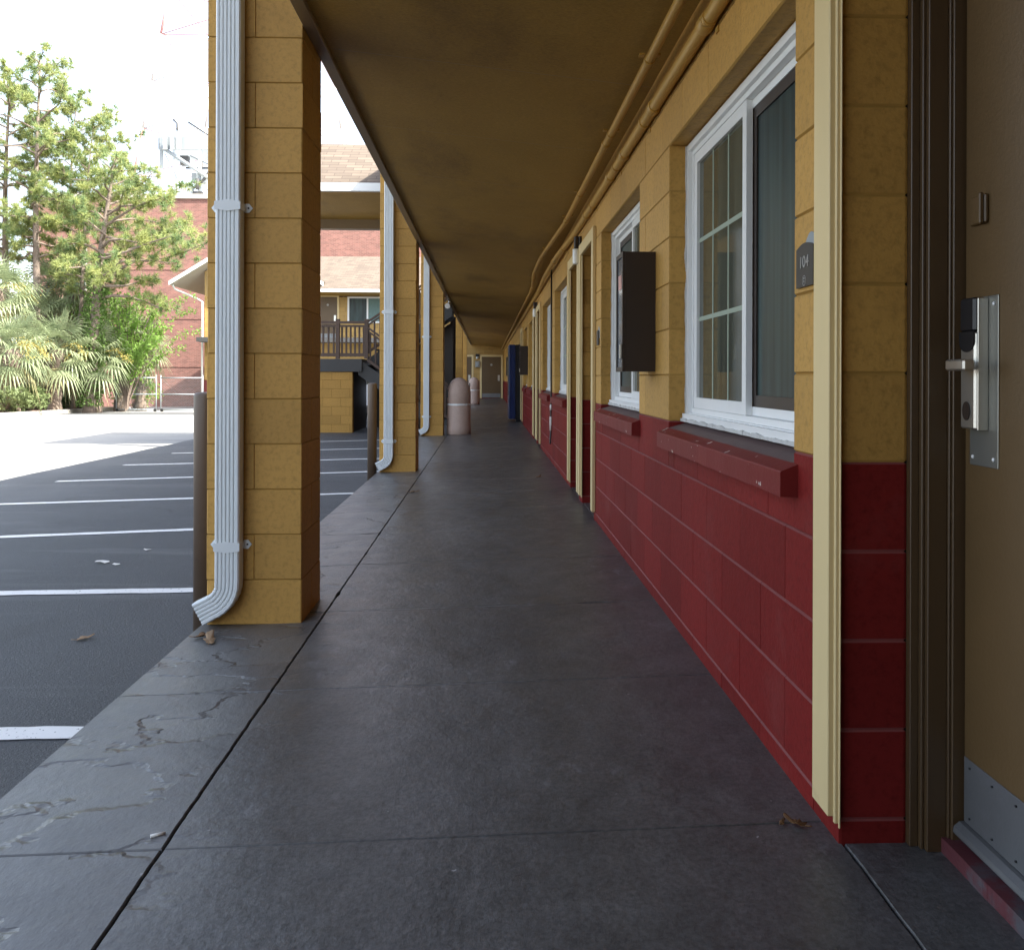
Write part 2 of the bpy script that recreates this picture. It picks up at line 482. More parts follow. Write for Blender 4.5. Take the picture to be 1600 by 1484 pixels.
def walkway_mat():
    m, nt, p, out = nodes_of('painted_walkway_concrete')
    co = N(nt, 'ShaderNodeNewGeometry').outputs['Position']
    s = N(nt, 'ShaderNodeSeparateXYZ'); nt.links.new(co, s.inputs[0])
    f = noise(nt, co, 1.6, 8, .65)
    col = mixc(nt, f, (.052,.0505,.050,1), (.106,.104,.102,1))
    # broad worn paths
    w = noise(nt, co, .55, 5, .6, (1.4, .55, 1))
    col = mixc(nt, ramp(nt, w, .46, .72), col, (.120,.117,.113,1))
    # broom / trowel streaks with dusty scuffs
    sc = noise(nt, co, 16, 5, .72, (1.0, .55, 1))
    sc2 = noise(nt, co, 1.2, 3, .5)
    mul = N(nt, 'ShaderNodeMath', operation='MULTIPLY')
    nt.links.new(ramp(nt, sc, .55, .70), mul.inputs[0]); nt.links.new(ramp(nt, sc2, .46, .66), mul.inputs[1])
    ml = N(nt, 'ShaderNodeMath', operation='MULTIPLY'); nt.links.new(mul.outputs[0], ml.inputs[0]); ml.inputs[1].default_value = .85
    col = mixc(nt, ml.outputs[0], col, (.21,.21,.22,1))
    mo = noise(nt, co, 8.5, 10, .74, (1.0, .7, 1))
    col = mixc(nt, .75, col, mixc(nt, 1.0, col, ramp(nt, mo, .38, .64, (.74,.74,.74,1), (1.18,1.18,1.20,1)), 'MULTIPLY'))
    gr = noise(nt, co, 70, 4, .8)
    col = mixc(nt, .8, col, mixc(nt, 1.0, col, ramp(nt, gr, .36, .64, (.58,.58,.58,1), (1.36,1.36,1.36,1)), 'MULTIPLY'))
    # darker stains and old spills
    dk = ramp(nt, noise(nt, co, .9, 7, .68, (1.0,.8,1)), .52, .68)
    dkm = N(nt, 'ShaderNodeMath', operation='MULTIPLY'); nt.links.new(dk, dkm.inputs[0]); dkm.inputs[1].default_value = .40
    col = mixc(nt, dkm.outputs[0], col, (.030,.029,.028,1))
    # tiny white specks
    sp = ramp(nt, noise(nt, co, 34, 2, .5), .765, .78)
    col = mixc(nt, sp, col, (.30,.30,.31,1))
    # peeled paint on the outer kerb strip
    mr = N(nt, 'ShaderNodeMapRange'); mr.inputs[1].default_value = -.60; mr.inputs[2].default_value = -.95; nt.links.new(s.outputs[0], mr.inputs[0])
    pe = noise(nt, co, 1.9, 5, .55, (1.0, 1.5, 1))
    pe_r = ramp(nt, pe, .50, .53)
    pm = N(nt, 'ShaderNodeMath', operation='MULTIPLY'); nt.links.new(pe_r, pm.inputs[0]); nt.links.new(mr.outputs[0], pm.inputs[1])
    strip = mixc(nt, noise(nt, co, 3.2, 8, .7), (.066,.067,.069,1), (.155,.156,.158,1))
    col = mixc(nt, mr.outputs[0], col, strip)
    col = mixc(nt, pm.outputs[0], col, mixc(nt, noise(nt, co, 7, 6, .7), (.095,.095,.095,1), (.155,.155,.152,1)))
    nt.links.new(col, p.inputs['Base Color'])
    rr = N(nt, 'ShaderNodeMapRange'); rr.inputs[3].default_value = .20; rr.inputs[4].default_value = .52; nt.links.new(noise(nt, co, 6, 8, .7), rr.inputs[0])
    nt.links.new(rr.outputs[0], p.inputs['Roughness'])
    p.inputs['Specular IOR Level'].default_value = .5
    b1 = bump(nt, p, noise(nt, co, 30, 6, .7, (1.3, .8, 1)), .38, .005)
    b2 = bump(nt, p, noise(nt, co, 5, 5, .6), .30, .02, b1)
    inv = N(nt, 'ShaderNodeMath', operation='SUBTRACT'); inv.inputs[0].default_value = 1; nt.links.new(pm.outputs[0], inv.inputs[1])
    bump(nt, p, inv.outputs[0], .9, .006, b2)
    return m
M['walkway'] = walkway_mat()


def leaf_mat(name, c1, c2, trans=.35, rough=.6):
    m, nt, p, out = nodes_of(name)
    co = N(nt, 'ShaderNodeNewGeometry').outputs['Position']
    f = noise(nt, co, .9, 4, .6)
    f2 = noise(nt, co, 9, 2, .5)
    col = mixc(nt, ramp(nt, f, .35, .65), (*c1, 1), (*c2, 1))
    col = mixc(nt, f2, col, sh(c2, 1.25))
    nt.links.new(col, p.inputs['Base Color'])
    p.inputs['Roughness'].default_value = rough
    p.inputs['Specular IOR Level'].default_value = .3
    t = N(nt, 'ShaderNodeBsdfTranslucent'); nt.links.new(col, t.inputs[0])
    mx = N(nt, 'ShaderNodeMixShader'); mx.inputs[0].default_value = trans
    nt.links.new(p.outputs[0], mx.inputs[1]); nt.links.new(t.outputs[0], mx.inputs[2]); nt.links.new(mx.outputs[0], out.inputs[0])
    return m
M['needle'] = leaf_mat('pine_needles', (.185,.265,.110), (.370,.395,.150), .58)
M['needle_dark'] = leaf_mat('pine_needles_dark', (.120,.205,.105), (.225,.295,.125), .55)
M['palm'] = leaf_mat('palm_fronds', (.120,.180,.095), (.270,.310,.175), .40, .40)
M['palmdead'] = leaf_mat('palm_dead_fronds', (.26,.25,.14), (.36,.33,.17), .30)
M['palmflower'] = leaf_mat('palm_flower_stalks', (.42,.33,.07), (.50,.42,.14), .35)
M['bright'] = leaf_mat('bright_shrub_leaves', (.120,.235,.045), (.215,.340,.075), .5)
M['ivy'] = leaf_mat('ivy_leaves', (.060,.120,.032), (.110,.175,.045), .35)
M['shrub'] = leaf_mat('low_shrub_leaves', (.075,.125,.045), (.160,.195,.080), .35)


# ------------------------------------------------------------------ setting: ground, lot, walkway
def zl(y):
    if y < 21: return -.225
    return -.225 - .0195*(min(y, 52) - 21)


def sheet(name, x0, x1, ys, dz, mat, jag=0):
    b = MB(); vs = []; fs = []
    for y in ys:
        xa = x0 + (rnd.uniform(-jag, jag) if jag else 0)
        vs += [(xa, y, zl(y)+dz), (x1, y, zl(y)+dz)]
    for i in range(len(ys)-1):
        fs.append((2*i, 2*i+1, 2*i+3, 2*i+2))
    b.add(vs, fs)
    return tag(b.build(name, mat, fix=False), kind='structure')


g = MB(); g.add([(-900,-900,-1.0),(900,-900,-1.0),(900,900,-1.0),(-900,900,-1.0)], [(0,1,2,3)])
tag(g.build('ground', paint('ground_soil', (.14,.13,.09), .95, .2, .2, 20, .3, .02, geo=True), fix=False), kind='structure')
YS = [-30, -14, -4, 2, 6, 10, 14, 18, 21, 24, 28, 32, 36, 40, 44, 48, 52]
sheet('parking_lot', -46, 14, YS, 0, M['lotconc'])
sheet('asphalt_bays', -5.93, -1.1, [-24 + .8*i for i in range(68)], .006, M['asphalt'], .03)

sheet('dark_strip', -17.4, -6, [33.6+.4*i for i in range(11)], .006, M['asphalt'], .25)  # thin dark sheet laid over the far part of the lot
STRIPES = [(-5.2,2.95,3.08),(-5.2,4.93,5.12),(-5.2,6.50,7.38),(-5.2,8.44,9.34),(-5.2,10.36,11.50),(-5.2,12.24,13.35),(-5.2,14.10,15.30),(-5.2,15.95,17.40)]
SL = ['white parking line nearest the camera, cut by the walkway edge', 'white parking line passing behind the brown post beside the first pillar',
      'third white parking line from the camera on the dark asphalt', 'fourth white parking line from the camera on the dark asphalt',
      'fifth white parking line, its end near the pale concrete', 'sixth white parking line, shorter looking, near the drive lane',
      'seventh white parking line, thin and far, left of the first pillar', 'farthest white parking line, in front of the yellow stair base']
for (xa, ya, yb), lb in zip(STRIPES, SL):
    b = MB(); n = 60; vs = []; fs = []
    for i in range(n+1):
        t = i/n; x = xa + (-1.20-xa)*t; y = ya + (yb-ya)*t
        w = .052
        vs += [(x, y-w+mnoise.noise((x*9, ya*7, 0))*.010, zl(y)+.010), (x, y+w+mnoise.noise((x*9, ya*7, 5))*.010, zl(y)+.010)]
    for i in range(n): fs.append((2*i, 2*i+2, 2*i+3, 2*i+1))
    b.add(vs, fs)
    tag(b.build('parking_line', M['stripe'], fix=False), lb, 'road marking', 'white parking lines on the asphalt')


XE = -1.29      # outer edge of the walkway
def zw(x):      # the walkway falls slightly towards the lot
    if x > .81: return 0.0
    return -.030*(.81 - x)


def walkway():
    b = MB()
    xs = [XE, -.757, .8135, 1.30]
    gapx = [0, .0032, .0025]
    ycuts = [-16.0] + [1.0*i for i in range(-15, 43)] + [43.0]
    for ci in range(3):
        for yi in range(len(ycuts)-1):
            xa, xb, ya, yb = xs[ci], xs[ci+1], ycuts[yi], ycuts[yi+1]
            if ci == 2 and yi % 2: continue
            if ci == 2: yb = ycuts[min(yi+2, len(ycuts)-1)]
            near = yb < 7.5 and ya > -.5
            n = 44 if near else 6
            gx0 = 0 if ci == 0 else gapx[ci]; gx1 = gapx[ci+1] if ci < 2 else 0
            gy = .0016 if ci == 1 else .0024
            jit = .0035 if near else 0
            def edge(u0, u1, fixed, axis, sgn, amp):
                pts = []
                for i in range(n):
                    t = u0 + (u1-u0)*i/n
                    d = (mnoise.noise((t*13, fixed*5, 1.3)) + .6*mnoise.noise((t*47, fixed*5, 4.1)))*amp
                    # a few chips bite back into the slab
                    c = mnoise.noise((t*3.1, fixed*3.7, 8.8))
                    if amp > 0 and c > .42: d += sgn*(c-.42)*.05
                    pts.append((t, fixed+d) if axis == 'x' else (fixed+d, t))
                return pts
            a0 = 0 if ci == 0 else jit; a1 = jit*(.9 if ci == 0 else .7) if ci < 2 else 0
            ring = (edge(xa+gx0, xb-gx1, ya+gy, 'x', 1, jit*.35) + edge(ya+gy, yb-gy, xb-gx1, 'y', -1, a1*.8)
                    + edge(xb-gx1, xa+gx0, yb-gy, 'x', -1, jit*.35) + edge(yb-gy, ya+gy, xa+gx0, 'y', 1, a0*.8))
            m = len(ring); cx = (xa+xb)/2; cy = (ya+yb)/2
            lip = .0025
            top = [(cx+(x-cx)*(1-lip/(xb-xa)*2), cy+(y-cy)*(1-lip/(yb-ya)*2)) for x, y in ring]
            tilt = mnoise.noise((cx*3, cy*2.1, 2))*.002
            o = len(b.v)
            b.v += [(x, y, zw(x)+tilt) for x, y in top] + [(x, y, zw(x)+tilt-.004) for x, y in ring] + [(x, y, zw(x)-.06) for x, y in ring]
            b.f.append(tuple(o+i for i in range(m))); b.m.append(0); b.s.append(False)
            for i in range(m):
                j = (i+1) % m
                b.f.append((o+i, o+m+i, o+m+j, o+j)); b.m.append(0); b.s.append(False)
                b.f.append((o+m+i, o+2*m+i, o+2*m+j, o+m+j)); b.m.append(0); b.s.append(False)
    # mass below the slabs, with the kerb face towards the lot
    b.add([(XE+.004,-16,-.085),(1.3,-16,-.03),(1.3,43,-.03),(XE+.004,43,-.085),(XE+.004,-16,-1.1),(1.3,-16,-1.1),(1.3,43,-1.1),(XE+.004,43,-1.1)],
          [(0,1,2,3),(0,4,5,1),(1,5,6,2),(2,6,7,3),(3,7,4,0)], 1)
    return tag(b.build('walkway', [M['walkway'], M['charcoal']], fix=False), kind='structure')
walkway()


# ------------------------------------------------------------------ near motel wing
XW = .803
RB = .868
C = .2032
PX = -.835
motel = thing('motel_building', 'yellow and dark red block motel wing with covered walkway and pillars, closest to the camera', 'building', (XW, 0, 0))
def loc(p): return p
class LB(MB):
    """a mesh written in world coordinates, moved into the local space of a root standing at `base`"""
    def __init__(self, base): super().__init__(); self.base = Vector(base)
    def build(self, name, mats, parent=None, fix=True, sharp=None):
        bx, by, bz = self.base
        self.v = [(x-bx, y-by, z-bz) for x, y, z in self.v]
        return super().build(name, mats, parent, fix, sharp)
MBASE = (XW, 0, 0)

WINS = [(2.19,3.72,0),(4.45,5.96,1),(8.55,10.10,0),(10.77,12.32,1),(14.90,16.45,0),(17.12,18.65,1)]
DOORS = [(.98,1.9017),(6.33,7.12),(7.36,8.12),(12.70,13.48),(13.74,14.50),(19.05,19.85)]
ZT = RB + 6*C       # 2.087 top of openings
OPEN = [(a, b, RB-C, ZT) for a, b, _ in WINS] + [(a, b, -.1, ZT) for a, b in DOORS]


def wall_blocks():
    b = LB(MBASE)
    courses = [(-.02, RB-4*C)] + [(RB-4*C+i*C, RB-4*C+(i+1)*C) for i in range(13)]
    for k, (z0, z1) in enumerate(courses):
        zc = (z0+z1)/2
        red = z1 < RB+.01
        mi, mj = (1, 3) if red else (0, 2)
        cuts = []
        y = -15.83 - (.2032 if k % 2 else 0)
        spans = []
        while y < 42.0:
            spans.append((max(y, -15.8), min(y+.4064, 42.0))); y += .4064
        for a, c in spans:
            if c-a < .01: continue
            segs = [(a, c)]
            for (o0, o1, oz0, oz1) in OPEN:
                if not (oz0 < zc < oz1): continue
                ns = []
                for s0, s1 in segs:
                    if o1 <= s0 or o0 >= s1: ns.append((s0, s1)); continue
                    if s0 < o0: ns.append((s0, o0))
                    if s1 > o1: ns.append((o1, s1))
                segs = ns
            for s0, s1 in segs:
                if s1-s0 < .012: continue
                dx = rnd.uniform(0, .0012)
                b.cbox(XW+dx, XW+.155, s0, s1, z0, z1, (.006, .0016, .0048), mi, mj, mi)
    # shortened course under each window, where the sloping sill lies
    for a, c, _ in WINS:
        y = a; i = 0
        while y < c-.01:
            y2 = min(c, y+(.2032 if i == 0 else .4064)); i += 1
            b.cbox(XW+rnd.uniform(0,.0012), XW+.155, y, y2, RB-C, RB-.062, (.006,.0016,.0048), 1, 3, 1); y = y2
    return b.build('wall', [M['yellow'], M['red'], M['yellow_joint'], M['red_joint']], motel)
wall_blocks()

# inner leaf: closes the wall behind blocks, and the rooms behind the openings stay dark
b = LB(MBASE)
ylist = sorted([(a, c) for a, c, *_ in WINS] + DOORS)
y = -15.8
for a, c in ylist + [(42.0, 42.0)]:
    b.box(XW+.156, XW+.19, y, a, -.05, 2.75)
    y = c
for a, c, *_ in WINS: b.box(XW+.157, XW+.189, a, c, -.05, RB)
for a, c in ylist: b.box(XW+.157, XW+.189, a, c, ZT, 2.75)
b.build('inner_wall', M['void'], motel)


def pillar(yc, xin=PX, zb=-.058, ztop=5.25):
    b = MB()
    n = 27
    w = .424
    for k in range(n):
        z0 = k*C; z1 = min((k+1)*C, ztop-zb)
        ox = rnd.uniform(-.0015, .0015)
        if k % 2:
            b.cbox(-w+ox, -w/2-.0003, 0, w, z0, z1, (.0022, .004, .0040), 0, 1, 0)
            b.cbox(-w/2+.0003, ox, 0, w, z0, z1, (.0022, .004, .0040), 0, 1, 0)
        else:
            b.cbox(-w+ox, ox, 0, w/2-.0003, z0, z1, (.005, .005, .0042), 0, 1, 0)
            b.cbox(-w+ox, ox, w/2+.0003, w, z0, z1, (.005, .005, .0042), 0, 1, 0)
    o = b.build('pillar', [M['yellow'], M['yellow_joint']], motel)
    o.location = (xin-XW, yc, zb)
    return o
PY = [3.834, 9.915, 16.0, 28.2, 34.3, -2.24, -8.32, -14.4]
for q in PY: pillar(q)

# unseen block added across the walkway behind the camera to shade the alcove
b = LB(MBASE)
b.box(-1.25, XW-.002, -3.6, -1.25, -.3, 2.76)
b.build('light_blocker', M['brown'], motel)
# soffit (the sloping ceiling), edge trim, deck above
def zc(x): return 2.49 + (2.665-2.49)*(XW-x)/(XW-PX)
b = LB(MBASE)
ysoff = [-15.4 + 1.22*i for i in range(48)]
ysoff[-1] = 42.0
nx = 14
vs = []; fs = []
for i, yy in enumerate(ysoff):
    for j in range(nx+1):
        x = -.815 + (XW+.12+.815)*j/nx
        sag = -.010*math.sin(yy*2.1)*math.sin(math.pi*j/nx) + mnoise.noise((x*1.2, yy*.6, 3))*.012
        vs.append((x, yy, zc(x)+sag))
for i in range(len(ysoff)-1):
    for j in range(nx):
        a = i*(nx+1)+j
        fs.append((a, a+nx+1, a+nx+2, a+1))
b.add(vs, fs, 0, True)
for yy in ysoff[1:-1:2]:
    b.box(-.74, XW-.02, yy-.0015, yy+.0015, 2.46, 2.50) if False else None
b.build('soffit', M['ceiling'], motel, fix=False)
# thin panel joints of the soffit
for yy in [1.66, 2.88, 4.1, 5.32, 6.54, 7.76, 8.98, 10.2, 11.4, 12.6, 13.9, 16.3, 18.8]:
    b = LB(MBASE)
    b.add([(-.76, yy-.002, zc(-.76)-.0165), (XW-.01, yy-.002, zc(XW)-.0165), (XW-.01, yy+.002, zc(XW)-.0165), (-.76, yy+.002, zc(-.76)-.0165)], [(0,1,2,3)])
    b.build('soffit_joint', M['beam'], motel, fix=False)
b = LB(MBASE)
segs = [-15.4, -8, -2.0, .9, 3.55, 6.6, 9.6, 12.6, 15.7, 19, 22.5, 28, 35, 41.9]
for a, c in zip(segs[:-1], segs[1:]):
    b.cbox(PX+.002, -.775, a+.001, c-.001, 2.632+rnd.uniform(-.002,.002), 2.70, (.003,.002,.003), 0)
b.build('edge_trim', M['beam'], motel)
b = LB(MBASE)
b.box(PX+.003, 1.0, -15.4, 41.95, 2.78, 3.0)
b.build('upper_deck', M['charcoal'], motel)
b = LB(MBASE)
b.box(PX+.002, -.815, -15.4, 41.9, 2.701, 3.02)
b.build('deck_fascia', M['beam'], motel)
b = LB(MBASE)
b.box(XW, 9.0, -15.4, 41.9, 3.0, 5.5)
b.build('upper_wall', M['cream_ext'], motel)
b = LB(MBASE)
b.add([(-1.6,-16,5.20),(-1.6,42.5,5.20),(4.9,42.5,8.2),(4.9,-16,8.2),(11.4,-16,5.2),(11.4,42.5,5.2)], [(0,1,2,3),(3,2,5,4),(0,3,4),(1,5,2),(0,4,5,1)])
b.build('roof', M['shingle'], motel)
b = LB(MBASE)
b.box(1.25, 9.0, -15.4, 41.9, -.4, 2.77)
b.build('room_block', M['void'], motel)


# windows
def window(y0, y1, mirror, full=True):
    yc = (y0+y1)/2
    z0, z1 = RB+.004, ZT-.003
    bs = (XW, yc, z0)
    def L(): return LB((XW, yc, z0))
    root = L()
    xf = XW+.088
    e = .012
    root.ring(y0+e, y1-e, z0+.004, z1-.004, .030, xf-.012, xf+.055, 0)
    root.ring(y0+e+.031, y1-e-.031, z0+.034, z1-.034, .022, xf+.004, xf+.055, 0)
    # bottom track lip
    root.box(xf-.030, xf-.0125, y0+e, y1-e, z0+.002, z0+.030, 0)
    fr = root.build('window', M['white'], motel)
    fr.location = (0, yc, z0)
    kb = L()
    for (ya, yb) in ((y0+.001, y0+e), (y1-e, y1-.001)):
        n = 70
        for i in range(n):
            za = z0+.004+(z1-z0-.008)*i/n; zb = z0+.004+(z1-z0-.008)*(i+1)/n
            kb.box(xf-.017+.007*mnoise.noise((za*11, ya*3, 0)), xf+.02, ya, yb, za, zb)
    n = 130
    for i in range(n):
        ya = y0+.002+(y1-y0-.004)*i/n; yb = y0+.002+(y1-y0-.004)*(i+1)/n
        q = mnoise.noise((ya*14, 3.3, 0))+.5*mnoise.noise((ya*45, 1.3, 0))
        kb.box(xf-.037-.004*q, xf-.031, ya, yb, z0-.004, z0+.009+.006*q)
    k = kb.build('caulk', M['caulk'], fr)
    # two sashes
    ym = yc + (-.02 if not mirror else .02)
    far = (ym-.02, y1-e-.054) if not mirror else (y0+e+.054, ym+.02)
    near = (y0+e+.054, ym+.02) if not mirror else (ym-.02, y1-e-.054)
    zb0, zb1 = z0+.057, z1-.057
    s = L(); s.ring(far[0], far[1], zb0, zb1, .045, xf+.008, xf+.030)
    s.build('sash', M['white'], fr)
    p = L(); p.box(xf+.021, xf+.027, far[0]+.045, far[1]-.045, zb0+.045, zb1-.045)
    p.build('pane', M['glass'], fr)
    gr = L()
    gy0, gy1, gz0, gz1 = far[0]+.045, far[1]-.045, zb0+.045, zb1-.045
    for i in (1, 2):
        yy = gy0+(gy1-gy0)*i/3; gr.box(xf+.0195, xf+.0215, yy-.006, yy+.006, gz0, gz1)
        zz = gz0+(gz1-gz0)*i/3; gr.box(xf+.0190, xf+.0215, gy0, gy1, zz-.009, zz+.009)
    gr.build('grid', M['greygrid'], fr)
    s2 = L(); s2.ring(near[0], near[1], zb0, zb1, .030, xf+.031, xf+.050)
    s2.build('sash', M['white'], fr)
    sc = L(); sc.ring(near[0]+.030, near[1]-.030, zb0+.030, zb1-.030, .040, xf+.034, xf+.046)
    sc.build('screen_frame', M['darkbrown'], fr)
    p2 = L(); p2.box(xf+.040, xf+.045, near[0]+.070, near[1]-.070, zb0+.070, zb1-.070)
    p2.build('screen', M['screen'], fr)
    bk = L(); bk.box(xf+.056, xf+.066, y0, y1, z0, z1)
    bk.build('backing', M['void'], fr)
    return fr
for (a, c, mr) in WINS: window(a, c, mr)


def sill(y0, y1):
    yc = (y0+y1)/2
    b = MB()
    # sloping brick sill: inner edge under the frame, nose standing out of the wall
    n = 28; ya, yb = -(y1-y0)/2-.03, (y1-y0)/2+.03
    sec = lambda j: [(.115, .002), (.0008, -.034+j*.4), (-.044+j, -.052+j*.5), (-.046+j, -.056), (-.046+j*.7, -.118+j), (.001, -.120)]
    prev = None; o = 0
    for i in range(n+1):
        t = i/n; yy = ya+(yb-ya)*t
        j = mnoise.noise((yy*9+yc*3, yc, 2.2))*.0022
        pts = [(x, yy if not (x > .02) else max(min(yy, (y1-y0)/2-.001), -(y1-y0)/2+.001), z) for x, z in sec(j)]
        b.v += pts
    m = 6
    for i in range(n):
        for k in range(m):
            b.f.append((i*m+k, i*m+(k+1) % m, (i+1)*m+(k+1) % m, (i+1)*m+k)); b.m.append(1 if k < 1 else 0); b.s.append(False)
    b.f.append(tuple(range(m))); b.m.append(0); b.s.append(False)
    b.f.append(tuple(n*m+k for k in range(m))); b.m.append(0); b.s.append(False)
    o = b.build('sill', [M['sillred'], M['silltop']], motel)
    o.location = (0, yc, RB+.003)
    return o
M['sillred'] = paint('sill_red_paint', (.168,.018,.016), .5, .12, 3, 80, .35, .003, spec=.22, speck=((.62,.57,.52), 24, .68))
M['silltop'] = paint('sill_worn_top', (.13,.085,.080), .6, .25, 4, 60, .4, .004)
for (a, c, mr) in WINS: sill(a, c)


# casings around the door recesses, doors in their frames
def casing(y0, y1, last=False):
    b = LB((XW, y0, 0))
    w = .092; zt = ZT
    def jamb(ya, yb, zb, face):
        # stepped moulding: body and a thinner step next to the opening
        n = 40
        lo = zb
        b.cbox(XW-.026, XW-.001, ya, yb, lo, zt+w, (.002,.002,.002))
        s = 1 if face > 0 else -1
        ye = yb if s > 0 else ya
        b.cbox(XW-.014, XW-.0015, min(ye, ye+s*.010), max(ye, ye+s*.010), lo-.012, zt, (.002,.002,.002))
        b.cbox(XW-.006, XW-.002, min(ye+s*.0102, ye+s*.016), max(ye+s*.0102, ye+s*.016), lo-.02, zt-.004, (.0015,.0015,.0015))
    jamb(y1-.012+.012, y1+w, .062, -1)
    jamb(y0-w, y0, .062, 1)
    b.cbox(XW-.025, XW-.001, y0, y1, zt, zt+w, (.002,.002,.002))
    o = b.build('door_casing', M['cream'], motel)
    o.location = (0, y0, 0)
    return o


def door(y0, y1, detail=False):
    xd = 1.060
    b = LB((XW, y0, 0))
    zt = ZT-.02
    # brown metal frame: stepped jambs each side and head
    def jb(ya, s):
        st = [(.9585, .978, .020), (.978, .986, .032), (.986, 1.030, .044), (1.030, 1.036, .050), (1.036, 1.12, .056)]
        for xa, xb, t in st:
            b.cbox(xa+.0002, xb-.0002, min(ya, ya+s*t), max(ya, ya+s*t), 0.0, zt, (.0015,.0015,.0015))
    jb(y1+.004, -1); jb(y0-.004, 1)
    b.box(.965, 1.12, y0, y1, zt, ZT+.01)
    f = b.build('door_frame', M['brown_frame'], motel); f.location = (0, y0, 0)
    d = LB((XW, y0, 0))
    ya, yb = y0+.056, y1-.058
    d.cbox(xd, xd+.044, ya, yb, .045, zt-.004, (.002,.002,.002))
    dr = d.build('door', M['brown'], motel); dr.location = (0, y0, 0)
    k = LB((XW, y0, 0)); k.cbox(xd-.003, xd-.0002, ya+.004, yb-.004, .082, .225, (.001,.001,.001))
    k.build('kick_plate', M['alu'], dr)
    k = LB((XW, y0, 0))
    k.prism([(.0,.048),(-.020,.050),(-.026,.058),(-.024,.070),(-.012,.080),(.0,.081)], lambda u, v, w: (xd-.0003+u, w, v), ya+.006, yb-.002)
    k.build('door_sweep', M['alu'], dr)
    if detail:
        # screws in the kick plate
        for yy in (yb-.028, yb-.110, yb-.19):
            for zz in (.098, .208):
                s = LB((XW, y0, 0)); s.tube([(xd-.006, yy, zz), (xd-.0031, yy, zz)], .0024, 8)
                s.build('screw', M['black'], dr)
        p = LB((XW, y0, 0)); p.cbox(xd-.003, xd-.0002, 1.719, 1.821, .872, 1.234, (.001,.001,.001))
        p.build('lock_plate', M['plate'], dr)
        for yy in (1.733, 1.808):
            for zz in (.890, 1.216):
                s = LB((XW, y0, 0)); s.lathe([(.0045,0),(.004,.002),(.001,.003)], 0, 0, 10)
                s.v = [(xd-.0031-z_, yy+x_, zz+y_) for x_, y_, z_ in s.v]
                s.build('plate_screw', M['white'], dr)
        l = LB((XW, y0, 0)); l.cbox(1.030, xd-.0035, 1.757, 1.812, .952, 1.158, (.004,.004,.003))
        l.cbox(1.034, xd-.0034, 1.752, 1.7565, .950, 1.230, (.001,.001,.001))
        l.build('lock_body', M['silver'], dr)
        l = LB((XW, y0, 0))
        # black reader head with a rounded lower front
        poly = [(1.757,1.160),(1.757,1.232),(1.812,1.232),(1.812,1.160)]
        l.cbox(1.028, xd-.0035, 1.757, 1.812, 1.160, 1.232, (.005,.005,.004))
        arc = [(1.812,1.1595)]+[(1.7845+.0275*math.cos(math.pi*i/12), 1.138-.022*math.sin(math.pi*i/12)) for i in range(13)]+[(1.757,1.1595)]
        l.prism(arc, lambda u, v, w: (w, u, v), 1.0275, 1.0298)
        l.build('card_reader', M['black'], dr)
        l = LB((XW, y0, 0))
        l.tube([(1.0305,1.780,1.088),(.990,1.780,1.088)], .011, 14)
        l.cbox(.984, 1.010, 1.720, 1.790, 1.076, 1.100, (.004,.003,.004))
        l.build('lever_handle', M['silver'], dr)
        l = LB((XW, y0, 0))
        el = [(1.786+.0135*math.cos(2*math.pi*i/24), .990+.020*math.sin(2*math.pi*i/24)) for i in range(24)]
        l.prism(el, lambda u, v, w: (w, u, v), 1.0275, 1.0299)
        l.build('key_cylinder', M['darkbrown'], dr)
        l = LB((XW, y0, 0))
        l.cbox(xd-.010, xd-.0002, 1.756, 1.812, 1.390, 1.452, (.003,.003,.003))
        l.cbox(xd-.020, xd-.0102, 1.758, 1.766, 1.388, 1.454, (.002,.002,.002))
        l.build('door_viewer', M['brown'], dr)
    t = LB((XW, y0, 0))
    n = 60
    for i in range(n):
        a = y0+.002+(y1-y0-.004)*i/n; c = y0+.002+(y1-y0-.004)*(i+1)/n
        t.box(1.018+.004*mnoise.noise((a*9, 1.1, 0)), 1.12, a, c, -.01, .034)
    th = t.build('threshold', M['threshold'], motel); th.location = (0, y0, 0)
    return dr
M['threshold'] = paint('worn_red_threshold', (.105,.026,.032), .6, .2, 6, 60, .4, .004, grime=((.085,.08,.09), 9, .46, 1.0))
for i, (a, c) in enumerate(DOORS):
    casing(a, c)
    door(a, c, i == 0)


